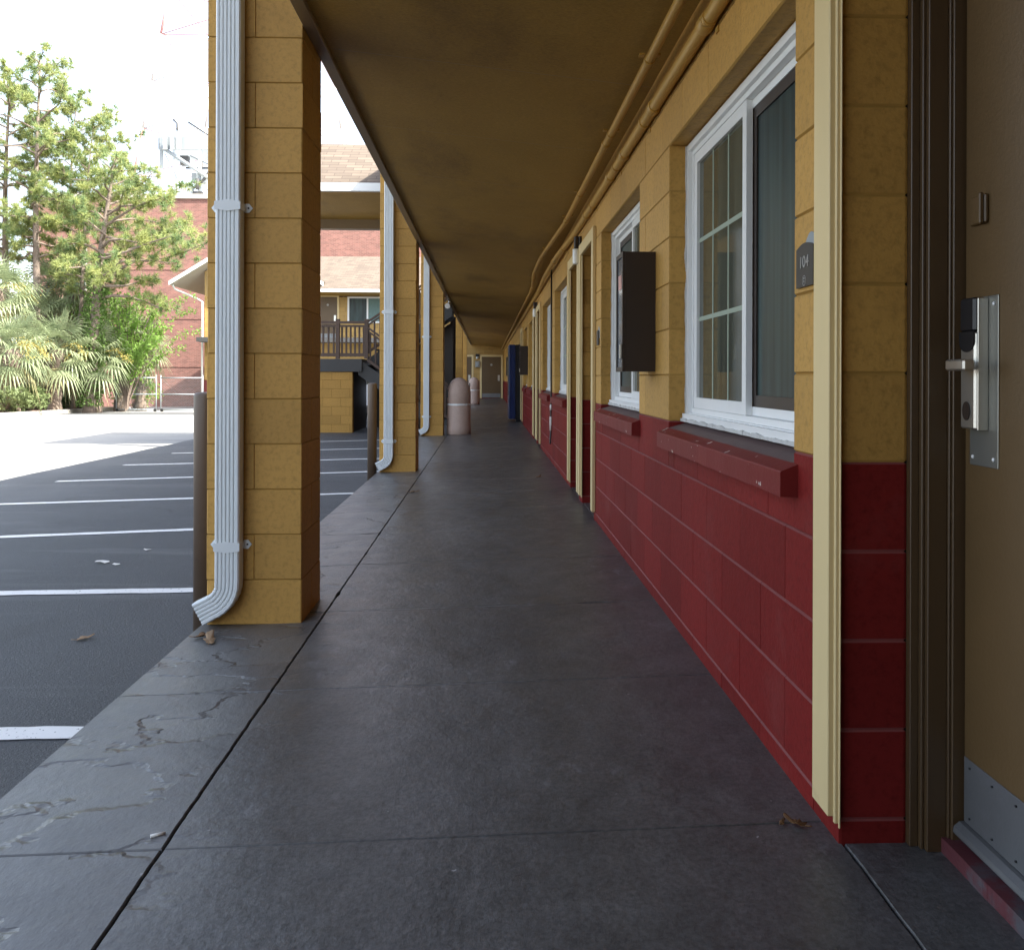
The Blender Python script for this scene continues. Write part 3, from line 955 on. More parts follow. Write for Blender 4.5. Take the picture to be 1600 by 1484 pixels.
# ------------------------------------------------------------------ things on the near wing
def downspout(zb, label):
    """ribbed white downspout standing on the front of a pillar; origin at the pillar foot, front face plane y=0"""
    root = thing('downspout', label, 'downspout', (0,0,0), 'white downspouts on the walkway pillars')
    W2 = .054; D = .068
    # cross section (u across, v outwards) with ribs on the outward face
    sec = [(-W2, 0), (-W2, D-.008), (-W2+.006, D)]
    x = -W2+.013
    for k in range(5):
        sec += [(x, D), (x+.0035, D-.005), (x+.0065, D-.005), (x+.010, D)]
        x += .0170
    sec += [(W2-.006, D), (W2, D-.008), (W2, 0)]
    # path in x-z plane: straight down, then bends towards -x
    path = [(0, 5.15, 0.0), (0, .215, 0.0)]
    r = .115; steps = 6; ang = R(62)
    cx, cz_ = -r, .205
    for i in range(1, steps+1):
        a = ang*i/steps
        path.append((cx+r*math.cos(a), cz_-r*math.sin(a), a))
    lx, lz, la = path[-1]
    path.append((lx-.075*math.sin(la), lz-.075*math.cos(la), la))
    b = MB(); m = len(sec)
    rings = []
    for i, (px_, pz_, a) in enumerate(path):
        for crim in ((0,) if i in (0, 1, len(path)-1) else (0, 1)):
            o = len(b.v); rings.append(o)
            k = 1.0 if not crim else .955
            dzz = 0 if not crim else .006
            for (u, v) in sec:
                uu = u*k; vv = D/2+(v-D/2)*k
                b.v.append((px_+uu*math.cos(a)-dzz*math.sin(a), -.006-vv, pz_-uu*math.sin(a)*1.0-dzz*math.cos(a)))
    for q in range(len(rings)-1):
        o, o2 = rings[q], rings[q+1]
        for j in range(m):
            b.f.append((o+j, o+(j+1) % m, o2+(j+1) % m, o2+j)); b.m.append(0); b.s.append(False)
    b.f.append(tuple(rings[0]+j for j in range(m))); b.m.append(0); b.s.append(False)
    b.f.append(tuple(rings[-1]+j for j in range(m))); b.m.append(1); b.s.append(False)
    b.build('pipe', [M['spout'], M['void']], root)
    for zz in (1.875, .368):
        s = MB()
        hx = [(-W2-.003, -.017), (0, -.026), (W2+.003, -.017), (W2+.003, .017), (0, .026), (-W2-.003, .017)]
        s.prism(hx, lambda u, v, w: (u, w, zz+v), -.0775, -.0745)
        for sx in (-1, 1):
            s.box(min(sx*(W2+.0005), sx*(W2+.003)), max(sx*(W2+.0005), sx*(W2+.003)), -.0744, -.003, zz-.017, zz+.017)
            poly = [(sx*(W2+.0031), -.020), (sx*(W2+.022), -.020), (sx*(W2+.038), 0), (sx*(W2+.022), .020), (sx*(W2+.0031), .020)]
            s.prism(poly, lambda u, v, w: (u, w, zz+v), -.0065, -.0035)
        st = s.build('strap', M['spout'], root)
        for sx in (-1, 1):
            sc = MB(); sc.tube([(sx*(W2+.019), -.0085, zz), (sx*(W2+.019), -.0066, zz)], .0045, 8)
            sc.build('screw', M['black'], st)
    return root
sp = downspout(0, 'white ribbed downspout on the nearest yellow pillar, curved outlet at its foot')
SPX = -1.147
sp.location = (SPX, PY[0]-.002, -.062)
dup(sp, (SPX, PY[1]-.002, -.062), 'white downspout on the second yellow pillar, beside a thin brown post')
dup(sp, (SPX, PY[2]-.002, -.062), 'white downspout on the third yellow pillar, just left of the domed bin')


def bollard(locn, label):
    r = thing('bollard', label, 'bollard', locn, 'brown steel posts guarding the pillars')
    b = MB(); b.lathe([(.057,-.2),(.057,1.185),(.055,1.196),(.046,1.203),(.02,1.206)], 0, 0, 28)
    b.build('post', M['bollard'], r)
    b = MB(); b.lathe([(.075,-.01),(.072,.012),(.062,.022),(.0575,.024)], 0, 0, 28)
    b.build('base_collar', M['charcoal'], r)
    return r
bo = bollard((-1.384, 4.20, -.225), 'brown steel bollard beside the nearest yellow pillar')
dup(bo, (-1.393, 10.28, -.225), 'brown steel bollard beside the second pillar, in front of the stairs')
dup(bo, (-1.393, 16.40, -.225), 'brown steel bollard hidden beside the third pillar')


def trash_bin(locn, label):
    r = thing('trash_bin', label, 'trash bin', locn, 'beige dome topped trash bins on the walkway')
    b = MB()
    b.lathe([(.225,0),(.232,.01),(.232,.13),(.228,.142),(.226,.15),(.226,.545),(.222,.552)], 0, 0, 48)
    b.build('body', M['binstone'], r, sharp=50)
    b = MB(); b.lathe([(.215,.553),(.228,.556),(.229,.585),(.215,.590)], 0, 0, 48)
    b.build('band', M['white'], r, sharp=50)
    b = MB()
    prof = [(.222,.591),(.226,.60),(.226,.78)]
    for i in range(1, 13):
        a = R(90)*i/12
        prof.append((.226*math.cos(a)+.0005, .78+.305*math.sin(a)))
    b.lathe(prof, 0, 0, 48)
    dm = b.build('dome_lid', M['binstone'], r, sharp=50)
    b = MB(); b.box(-.222, -.2, -.10, .10, .70, .86)
    b.build('push_flap', M['charcoal'], dm)
    return r
tb = trash_bin((-.543, 16.25, -.040), 'beige domed trash bin with white band beside the third pillar')
dup(tb, (-.53, 33.6, -.040), 'far beige domed trash bin, half hidden behind the nearer one', rz=.4)

# fire extinguisher cabinets
def cabinet(locn, label, dz=.572):
    r = thing('fire_cabinet', label, 'fire extinguisher cabinet', locn, 'brown fire extinguisher cabinets on the wall')
    w = .20; d = .150
    b = MB(); b.box(-d+.006, 0, -w/2, -w/2+.012, 0, dz); b.box(-d+.006, 0, w/2-.012, w/2, 0, dz)
    b.box(-d+.006, 0, -w/2+.012, w/2-.012, 0, .012); b.box(-d+.006, 0, -w/2+.012, w/2-.012, dz-.012, dz); b.box(-.012, -.001, -w/2+.012, w/2-.012, .012, dz-.012)
    b.build('box', M['darkbrown'], r)
    b = MB(); b.ring(-w/2-.001, w/2+.001, -.001, dz+.001, .022, -d-.008, -d+.0055)
    dr = b.build('door', M['darkbrown'], r)
    b = MB(); b.box(-d-.003, -d+.002, -w/2+.021, w/2-.023, .021, dz-.023)
    b.build('pane', M['cabglass'], dr)
    b = MB(); b.cbox(-d-.020, -d-.0085, -w/2+.004, -w/2+.016, .06, .13, (.002,.002,.002))
    b.build('latch', M['silver'], dr)
    b = MB(); b.box(-d-.0045, -d-.0032, -.04, .05, dz*.70, dz*.82)
    b.build('sticker', M['stick'], dr)
    return r
M['cabglass'] = paint('cabinet_glass', (.16,.18,.20), .08, .3, 5, 40, 0)
M['stick'] = paint('red_white_sticker', (.60,.30,.26), .4, .4, 20, 40, 0)
fc = cabinet((XW-.001, 4.115, 1.088), 'dark brown fire cabinet on the wall between the two nearest windows')
dup(fc, (XW-.001, 16.79, 1.10), 'far brown fire cabinet on the wall just before the blue vending machine')

# conduits
def conduit(name, label, pts, r, clips, couplings, mat=M['pipe']):
    root = thing(name, label, 'pipe', pts[0], 'yellow painted pipes under the ceiling')
    base = Vector(pts[0])
    fine = []
    for i in range(len(pts)-1):
        a = Vector(pts[i]); c = Vector(pts[i+1])
        k = max(1, int((c-a).length/.6))
        for j in range(k): fine.append(a.lerp(c, j/k)-base)
    fine.append(Vector(pts[-1])-base)
    b = MB(); b.tube(fine, r, 14)
    b.build('tube', mat, root)
    def at(y):
        for i in range(len(pts)-1):
            a = Vector(pts[i]); c = Vector(pts[i+1])
            if a.y <= y <= c.y: return a.lerp(c, (y-a.y)/(c.y-a.y))-base
        return Vector(pts[-1])-base
    for y in couplings:
        c = MB(); p = at(y); q = at(y+.07)
        c.tube([p, p.lerp(q, .12), p.lerp(q, .88), q], [r*1.1, r*1.22, r*1.22, r*1.1], 14)
        c.build('coupling', mat, root)
    for y, d in clips:
        c = MB(); p = at(y); q = at(y+.03)
        c.tube([p, q], r*1.14, 14)
        dv = Vector(d)
        for s in (-1, 1):
            ax = Vector((1,0,0)) if abs(dv.z) > .5 else Vector((0,0,1))
            e = p + ax*s*(r*1.1) ; e2 = p + ax*s*(r*1.1+.022)
            off = dv*(r*1.02)
            lo = [min(e[i], e2[i])+off[i] for i in range(3)]; hi = [max(e[i], e2[i])+off[i] for i in range(3)]
            if abs(dv.z) > .5: c.box(lo[0], hi[0], p.y, p.y+.03, lo[2]-.006, hi[2]+.003)
            else: c.box(lo[0]-.004, hi[0]+.003, p.y, p.y+.03, lo[2], hi[2])
        c.build('clip', mat, root)
    return root
conduit('ceiling_pipe', 'yellow painted conduit clipped to the ceiling, the left one of two, with a bend',
        [(.700,-15,2.415),(.697,3.0,2.430),(.695,7.55,2.445),(.690,7.7,2.445),(.628,9.6,2.452),(.618,10.2,2.455),(.622,11.4,2.457),(.690,13.0,2.450),(.700,14.0,2.450),(.70,30,2.45),(.70,41.9,2.45)], .021,
        [(3.62,(0,0,1)),(4.75,(0,0,1)),(6.35,(0,0,1)),(7.35,(0,0,1)),(9.2,(0,0,1)),(12.0,(0,0,1)),(15.0,(0,0,1))], [4.95, 7.45, 9.8, 13.2])
conduit('wall_pipe', 'thicker yellow painted pipe running along the top of the block wall',
        [(.775,-15,2.315),(.775,3.0,2.318),(.776,7.0,2.335),(.776,7.8,2.345),(.740,9.0,2.350),(.735,11.0,2.352),(.776,13.0,2.352),(.776,41.9,2.36)], .027,
        [(2.92,(1,0,0)),(4.15,(1,0,0)),(5.05,(1,0,0)),(6.2,(1,0,0)),(8.4,(1,0,0)),(12.5,(1,0,0))], [2.95, 3.9, 4.75, 5.3, 6.6, 9.4])

# hanging strap / cable with tape by the third window
r = thing('hanging_cable', 'thin dark cable hanging down the wall with black and white taped end', 'cable', (XW-.012, 10.45, 2.40))
pts = [(0,0,0),(-.001,.0,-.8),(.0,.002,-1.5),(-.003,.004,-1.75),(-.004,.0,-2.02),(-.012,-.02,-2.13),(-.014,-.05,-2.16),(-.012,-.07,-2.13)]
b = MB(); b.tube(pts, .010, 8); b.build('cord', M['black'], r)
b = MB(); b.tube([(-.002,.003,-1.68),(-.003,.004,-1.75)], .014, 8); b.tube([(-.0035,.003,-1.83),(-.004,.001,-2.00)], .014, 8); b.build('tape', M['paper'], r)

# room number plaques
def text_mesh(body, size, depth=.0008):
    cu = bpy.data.curves.new('text', 'FONT'); cu.body = body; cu.size = size; cu.extrude = depth
    cu.align_x = 'CENTER'; cu.align_y = 'CENTER'
    o = bpy.data.objects.new('text', cu); COL.objects.link(o)
    dg = bpy.context.evaluated_depsgraph_get()
    me = bpy.data.meshes.new_from_object(o.evaluated_get(dg))
    bpy.data.objects.remove(o)
    return me
def plaque(locn, label, num, icon=True):
    r = thing('room_sign', label, 'room sign', locn, 'brown room number signs beside the doors')
    w = .112; h = .098
    poly = [(-w/2, -h/2), (w/2, -h/2)] + [(w/2 - w*i/12, h/2 + .012*math.sin(math.pi*i/12)) for i in range(13)]
    b = MB(); b.prism(poly, lambda u, v, q: (q, -u, v), -.007, -.001)
    b.build('plate', M['signbrown'], r)
    back = [(-w/2-.014, h/2-.03)] + [(w/2-.02 - (w)*i/12, h/2 + .006 + .028*math.sin(math.pi*i/12)) for i in range(13)]
    b = MB(); b.prism([(u+.0, v) for u, v in [(-w/2+.01-.03, 0), (w/2-.045, 0)] + [(w/2-.045-(w-.035)*i/12, h/2+.010+.026*math.sin(math.pi*i/12)) for i in range(13)]], lambda u, v, q: (q, u, v), -.0009, .004)
    b.build('back_plate', M['steelframe'], r)
    if num:
        me = text_mesh(num, .042); me.materials.append(M['signwhite'])
        o = bpy.data.objects.new('number', me); COL.objects.link(o); o.parent = r
        o.matrix_local = Matrix(((0,0,-1,-.0078),(-1,0,0,0),(0,1,0,.012),(0,0,0,1)))
    if icon:
        b = MB()
        ci = [(.0105*math.cos(2*math.pi*i/20), -.034+.0125*math.sin(2*math.pi*i/20)) for i in range(20)]
        for i in range(20):
            (u, v), (u2, v2) = ci[i], ci[(i+1) % 20]
            b.tube([(-.0074, -u, v), (-.0074, -u2, v2)], .0011, 5)
        b.box(-.0080, -.0071, -.0022, .0022, -.039, -.033); b.box(-.0080, -.0071, -.0035, .0035, -.030, -.0265)
        b.build('symbol', M['signwhite'], r)
    return r
M['signbrown'] = paint('sign_dark_brown', (.030,.024,.021), .45, .1, 4, 60, .05)
M['signwhite'] = paint('sign_pale_lettering', (.36,.34,.31), .5, .05, 4, 60, 0)
plaque((XW-.001, 2.100, 1.338), 'brown room sign reading 104 beside the nearest window', '104')
plaque((XW-.001, 6.09, 1.340), 'small far brown room sign between the second window and its door', '', False)

# wall lamps between the doors
def wall_lamp(locn, label):
    r = thing('wall_lamp', label, 'wall lamp', locn, 'small wall lamps between the doors')
    b = MB(); b.cbox(-.022, 0, -.045, .045, .10, .235, (.004,.004,.004)); b.cbox(-.060, -.0225, -.038, .038, .13, .235, (.006,.006,.006))
    b.build('housing', M['darkbrown'], r)
    b = MB(); b.lathe([(.028,0),(.032,.01),(.033,.12),(.030,.129)], -.040, 0, 20)
    b.build('globe', M['white'], r)
    return r
wl = wall_lamp((XW-.001, 7.24, 2.03), 'small dark and white wall lamp between the first pair of far doors')
dup(wl, (XW-.001, 13.61, 2.03), 'small wall lamp between the second pair of doors, farther along')

# small flood light under the trim past the third pillar
r = thing('flood_light', 'tiny white flood light under the ceiling edge past the third pillar', 'lamp', (-.80, 17.6, 2.63))
b = MB(); b.tube([(0,0,0),(0,0,-.05)], .015, 8); b.build('stem', M['white'], r)
b = MB(); b.tube([(.0,0,-.05),(-.02,-.06,-.085),(-.03,-.11,-.11)], [.03,.045,.058], 14); b.build('lamp_head', M['white'], r)

# vending machine
r = thing('vending_machine', 'tall blue vending machine with black side standing against the wall', 'vending machine', (XW, 20.0, -.005))
b = MB(); b.cbox(-.135, .0, 0, .95, .06, 1.83, (.006,.006,.006)); b.cbox(-.12, .0, .02, .93, 0, .059, (.003,.003,.003)); b.build('cabinet', M['vbody'], r)
b = MB(); b.cbox(-.30, -.1355, -.02, .97, .07, 1.83, (.018,.008,.018)); d = b.build('front_door', M['navy'], r)
b = MB(); b.cbox(-.306, -.3005, .05, .68, .65, 1.72, (.002,.002,.002)); b.build('display_window', M['screen'], d)
b = MB(); b.cbox(-.306, -.3005, .74, .88, .95, 1.45, (.002,.002,.002)); b.build('coin_panel', M['plate'], d)


# ------------------------------------------------------------------ far wing (closes the corridor, runs to the left)
WY = 42.0
wing = thing('motel_wing', 'two storey yellow motel wing across the far end, with brown doors and pale shingle roof', 'building', (0, WY, 0))
def W(): return LB((0, WY, 0))
def wbox(name, mat, boxes, parent=wing):
    b = W()
    for q in boxes: b.box(*q)
    return b.build(name, mat, parent)
LX = -13.92
wbox('wall', [M['yellow_tex']], [(LX, 14, WY, WY+.2, .87, 4.98), (LX, LX+.2, WY+.21, 49, -1, 4.98)])
wbox('base_wall', [M['red_tex']], [(LX-.004, 14, WY-.004, WY+.2, -1.0, .869)])
wbox('upper_walkway', [M['charcoal']], [(-13.9, -2.0, WY-1.25, WY-.006, 2.70, 2.92)])
# gutter, soffit, main roof (hip-less gable, eave towards the camera)
EY = WY-1.45
wbox('gutter', [M['gutter']], [(-9.0, 14, EY-.10, EY, 5.08, 5.22)])
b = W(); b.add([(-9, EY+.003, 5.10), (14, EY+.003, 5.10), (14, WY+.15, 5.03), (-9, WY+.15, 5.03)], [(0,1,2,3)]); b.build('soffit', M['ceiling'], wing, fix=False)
b = W(); b.add([(-9.6, EY-.05, 5.235),(14, EY-.05, 5.235),(14, 46.0, 7.55),(-9.6, 46.0, 7.55),(14, 50.5, 5.2),(-9.6, 50.5, 5.2)], [(0,1,2,3),(3,2,4,5)]); b.build('roof', M['shingle'], wing, fix=False)
# gable at the left end
gx0, gx1, gz0 = -15.25, -7.9, 5.62
gm = (gx0+gx1)/2; gh = (gm-gx0)*.62
b = W()
b.add([(gx0, WY-1.1, gz0), (gm, WY-1.1, gz0+gh), (gm, 50, gz0+gh), (gx0, 50, gz0), (gx1, WY-1.1, gz0), (gx1, 50, gz0)], [(0,1,2,3), (1,4,5,2)])
b.build('gable_roof', M['shingle'], wing, fix=False)
b = W()
sl = .62
for s, xa, xb in ((1, gx0, gm), (-1, gx1, gm)):
    n = [(xa, gz0-.02), (xb, gz0+gh-.02), (xb, gz0+gh-.22), (xa, gz0-.22)]
    b.prism(n, lambda u, v, w: (u, w, v), WY-1.14, WY-1.09)
b.build('rake_board', M['gutter'], wing)
b = W()
for s, xa, xb in ((1, gx0, gm), (-1, gx1, gm)):
    b.add([(xa, WY-1.08, gz0-.20), (xb, WY-1.08, gz0+gh-.20), (xb, 49, gz0+gh-.20), (xa, 49, gz0-.20)], [(0,1,2,3)])
b.build('gable_soffit', M['soffitwhite'], wing, fix=False)
b = W()
b.prism([(LX, 4.985), (-9.0, 4.985), (-9.0, 6.3), (gm, gz0+gh-.25), (LX, gz0+(LX-gx0)*sl-.25)], lambda u, v, w: (u, w, v), WY+.002, WY+.18)
b.build('gable_wall', M['cream_ext'], wing)
b = W()
b.tube([(gx0+.10, WY-.9, 5.44), (gx0+.15, WY-.75, 5.25), (LX-.30, WY-.20, 4.85), (LX-.07, WY-.12, 4.70), (LX-.07, WY-.12, -.5)], .05, 8)
b.build('downspout', M['gutter'], wing)
def wing_door(x0, x1, zb, num=True):
    f = W()
    zt = zb+2.06
    f.box(x0-.09, x0, WY-.03, WY-.005, zb, zt); f.box(x1, x1+.09, WY-.03, WY-.005, zb, zt); f.box(x0-.09, x1+.09, WY-.03, WY-.005, zt, zt+.09)
    f.build('door_casing', M['cream'], wing)
    d = W(); d.cbox(x0+.002, x1-.002, WY-.018, WY-.0055, zb+.02, zt-.002, (.003,.003,.003))
    dr = d.build('door', M['brown'], wing)
    k = W(); k.box(x0+.03, x1-.03, WY-.022, WY-.0182, zb+.04, zb+.24); k.build('kick_plate', M['alu'], dr)
    k = W(); k.box(x1-.16, x1-.06, WY-.045, WY-.0182, zb+.86, zb+1.15); k.box(x1-.15, x1-.07, WY-.050, WY-.0455, zb+1.02, zb+1.13); k.build('lock', M['silver'], dr)
    k = W(); k.lathe([(.055,0),(.055,.004)], 0, 0, 16); 
    xm = (x0+x1)/2
    k.v = [(xm+x, WY-.0185-z, zb+1.66+y) for x, y, z in k.v]
    k.build('door_number', M['signwhite'], dr)
wing_door(-.28, .68, .0)
wing_door(-1.72, -.78, .0)
wing_door(-8.36, -7.42, 2.93)
wing_door(-11.5, -10.55, 2.93)
def wing_window(x0, x1, z0, z1):
    f = W()
    f.box(x0, x0+.09, WY-.04, WY-.005, z0, z1); f.box(x1-.09, x1, WY-.04, WY-.005, z0, z1)
    f.box(x0+.09, x1-.09, WY-.04, WY-.005, z0, z0+.08); f.box(x0+.09, x1-.09, WY-.04, WY-.005, z1-.08, z1)
    xm = (x0+x1)/2; f.box(xm-.04, xm+.04, WY-.039, WY-.005, z0+.081, z1-.081)
    w = f.build('window', M['white'], wing)
    p = W(); p.box(x0+.091, xm-.041, WY-.02, WY-.006, z0+.081, z1-.081); p.build('pane', M['screen'], w)
    p = W(); p.box(xm+.041, x1-.091, WY-.02, WY-.006, z0+.081, z1-.081); p.build('pane', M['curtain'], w)
wing_window(-6.92, -4.95, 3.70, 5.0)
wing_window(-13.6, -12.0, 3.70, 5.0)
r = thing('wall_lamp', 'wall lamp beside the end door at the far end of the walkway', 'wall lamp', (-.50, WY-.006, 1.95))
b = MB(); b.cbox(-.09, .09, -.10, 0, .10, .24, (.01,.01,.01)); b.build('housing', M['black'], r)
b = MB(); b.lathe([(.03,0),(.065,.03),(.07,.10)], 0, -.06, 16); b.build('globe', M['white'], r)
r = thing('wall_phone', 'grey box mounted under the lamp beside the far end door', 'wall box', (-.50, WY-.006, 1.55))
b = MB(); b.cbox(-.12, .12, -.12, 0, -.02, .30, (.01,.01,.01)); b.build('case', M['plate'], r)
b = MB(); b.cbox(-.05, .05, -.14, -.1205, .02, .24, (.01,.01,.01)); b.build('handset', M['steelframe'], r)
# dark notice board on the near wing wall close to the end
r = thing('notice_board', 'small dark board on the right wall close to the far end door', 'sign', (XW-.001, 33.5, 1.10))
b = MB(); b.cbox(-.05, 0, -.4, .4, 0, .75, (.004,.004,.004)); b.build('board', M['black'], r)
b = MB(); b.cbox(-.056, -.0505, -.35, .35, .04, .71, (.002,.002,.002)); b.build('face', M['darkbrown'], r)

# ------------------------------------------------------------------ staircase beside the walkway
SB = (-3.0, 19.35, -.225)
st = thing('staircase', 'outdoor staircase with a yellow block base, dark landing and brown railings', 'staircase', SB)
def S(): return LB(SB)
b = S()
k = 0; z = -.235
while z < 1.165:
    z1 = min(z+.2032, 1.165)
    xs = [-4.35] + [(-4.35 + .2032*(1 if k % 2 else 2)) + .4064*i for i in range(4)]
    xs = [q for q in xs if q < -3.09] + [-3.07]
    for a, c in zip(xs[:-1], xs[1:]): b.cbox(a, c, 19.35, 19.55, z, z1, (.004,.005,.005), 0, 1, 1)
    z = z1; k += 1
b.build('base_wall', [M['yellow_tex2'] if 'yellow_tex2' in M else M['yellow'], M['yellow_joint']], st)
b = S(); b.box(-3.27, -3.071, 19.551, 21.6, -.30, 1.165); b.build('side_wall', M['darkbrown'], st)
b = S(); b.box(-4.45, -2.86, 19.32, 21.75, 1.17, 1.46); b.build('landing', M['charcoal'], st)
def flight(x0, z0, x1, z1, ya, yb):
    n = 8
    dx = (x1-x0)/n; dz = (z1-z0)/n
    for s in (ya, yb-.06):
        b = S()
        poly = [(x0, z0), (x1, z1), (x1, z1-.36), (x0, z0-.36)]
        b.prism(poly, lambda u, v, w: (u, w, v), s, s+.06)
        b.build('stringer', M['charcoal'], st)
    for i in range(n):
        t = S(); zz = z0+dz*(i+.5); xa = x0+dx*i; xb = x0+dx*(i+1)
        t.cbox(min(xa, xb)-.02, max(xa, xb)+.02, ya+.061, yb-.061, zz-.05, zz, (.004,.004,.004)); t.build('step', M['charcoal'], st)
flight(-2.95, 1.46, -.86, -.02, 19.40, 20.45)
flight(-2.95, 1.46, -.86, 2.90, 20.62, 21.70)
def rail(x0, z0, x1, z1, y, h=.86, n=12):
    r = None
    for zt, hh, w, nm in ((.13, .075, .04, 'railing'), (h, .055, .09, 'top_rail'), (h-.085, .05, .04, 'middle_rail')):
        b = S()
        b.prism([(x0, z0+zt), (x1, z1+zt), (x1, z1+zt-hh), (x0, z0+zt-hh)], lambda u, v, q: (u, q, v), y-w/2, y+w/2)
        o_ = b.build(nm, M['stairbrown'], r or st)
        r = r or o_
    proto = None
    for i in range(n):
        t = (i+.5)/n
        x = x0+(x1-x0)*t; zz = z0+(z1-z0)*t
        if proto is None:
            bb = MB(); bb.cbox(-.02, .02, -.018, .018, .0, h-.20+.06, (.003,.003,.003))
            proto = bb.build('baluster', M['stairbrown'], r); o = proto
        else:
            o = proto.copy(); COL.objects.link(o); o.parent = r
        o.location = (x-SB[0], y+.04-SB[1], zz+.05-SB[2])
    return r
rail(-4.40, 1.46, -3.45, 1.46, 19.37, .86, 8)
rail(-3.37, 1.46, -2.78, 1.46, 19.37, .86, 6)
rail(-2.74, 1.35, -.90, .04, 19.37, .86, 15)
rail(-2.95, 1.52, -.90, 2.92, 20.58, .86, 15)
for x in (-4.44, -3.41, -2.76):
    b = S(); b.cbox(x-.045, x+.045, 19.33, 19.42, 1.465, 2.37, (.005,.005,.005)); b.build('post', M['stairbrown'], st)
for x, zb in ((-.90, -.06),):
    b = S(); b.cbox(x-.07, x+.07, 22.0, 22.14, zb, 2.62, (.005,.005,.005)); b.build('post', M['darkbrown'], st)
b = S(); b.prism([(-2.9, -.30), (-.88, -.30), (-.88, 2.48), (-2.9, 1.08)], lambda u, v, w: (u, w, v), 21.71, 21.79); b.build('back_panel', M['darkbrown'], st)
nv = thing('vending_machine', 'dark navy machine by the stairs, seen past the third pillar', 'vending machine', (-1.35, 23.6, -.06))
b = MB(); b.cbox(-.42, .42, 0, .75, .06, 1.86, (.01,.01,.01)); b.cbox(-.40, .40, .02, .73, 0, .059, (.003,.003,.003)); b.build('cabinet', M['vbody'], nv)
b = MB(); b.cbox(-.425, .425, -.10, -.0005, .07, 1.86, (.012,.012,.012)); d = b.build('front_door', M['navy'], nv)
b = MB(); b.cbox(-.36, .14, -.106, -.1005, .7, 1.75, (.002,.002,.002)); b.build('display_window', M['vbody'], d)
# small gabled canopy between the second and third pillars
CY0, CY1, CXa, CXb, CZ = 14.7, 17.75, -4.72, -1.62, 4.27
CB = (-3.2, 16.2, -.225)
cn = thing('entrance_canopy', 'shingled canopy roof on brown posts, standing out from the motel above the parking bays', 'canopy', CB)
def K(): return LB(CB)
b = K(); b.box(CXa, CXb, CY0-.10, CY0, CZ-.02, CZ+.12); b.build('gutter', M['gutter'], cn)
b = K(); b.box(CXa-.10, CXa-.001, CY0-.10, CY1, CZ-.02, CZ+.12); b.build('fascia', M['gutter'], cn)
ym = (CY0+CY1)/2; zr = CZ+.125+.72*(ym-CY0)
b = K(); b.add([(CXa-.08, CY0-.06, CZ+.125), (CXb, CY0-.06, CZ+.125), (CXb, ym, zr), (CXa+1.2, ym, zr), (CXa-.08, CY1, CZ+.125), (CXb, CY1, CZ+.125)], [(0,1,2,3), (0,3,4), (3,2,5,4)])
b.build('roof', M['shingle'], cn, fix=False)
b = K(); b.box(CXa, CXb, CY0+.003, CY1, CZ-.03, CZ-.005); b.build('soffit', M['ceiling'], cn)
b = K(); b.box(CXa+.02, CXb, CY1-.55, CY1-.35, CZ-.22, CZ-.031); b.build('beam', M['beam'], cn)
for yy in (CY0+.2, CY1-.53):
    b = K(); b.box(CXa+.03, CXa+.19, yy, yy+.16, -.30, CZ-.031); b.build('post', M['stairbrown'], cn)

# ------------------------------------------------------------------ white van behind the stairs
v = thing('parked_van', 'white van parked behind the staircase, only its rear showing', 'van', (-2.78, 24.5, zl(24.5)))
b = MB()
sec = [(-.88,.38),(-.90,.60),(-.90,1.05),(-.80,1.70),(-.70,1.84),(.70,1.84),(.80,1.70),(.90,1.05),(.90,.60),(.88,.38)]
n = len(sec)
for yy, k, dz in ((0,.97,-.03),(.06,1,0),(3.4,1,0),(3.9,.96,-.10)):
    b.v += [(x*k, yy, z+(dz if z > 1.5 else 0)) for x, z in sec]
for i in range(3):
    for j in range(n): b.f.append((i*n+j, i*n+(j+1) % n, (i+1)*n+(j+1) % n, (i+1)*n+j)); b.m.append(0); b.s.append(False)
b.f.append(tuple(range(n))); b.m.append(0); b.s.append(False); b.f.append(tuple(range(3*n, 4*n))); b.m.append(0); b.s.append(False)
b.box(-.86, .86, 3.88, 4.9, .40, 1.10)
b.build('body', M['vanwhite'], v)
b = MB(); b.box(-.70, .70, -.012, -.001, 1.12, 1.62); b.build('rear_window', M['glass'], v)
b = MB(); b.cbox(-.89, .89, -.14, .05, .30, .52, (.02,.02,.02)); b.build('bumper', M['black'], v)
for s in (-1, 1):
    b = MB(); b.box(s*.80-.05, s*.80+.05, -.018, -.001, .75, 1.15); b.build('tail_light', M['tail'], v)
for s in (-1, 1):
    for yy in (.85, 3.9):
        b = MB(); b.tube([(s*.86-.10, yy, .32), (s*.86+.02, yy, .32)], .32, 24); w = b.build('wheel', M['tyre'], v)
b = MB(); b.box(-.26, .26, -.150, -.1405, .34, .46); b.build('number_plate', M['plate'], v)

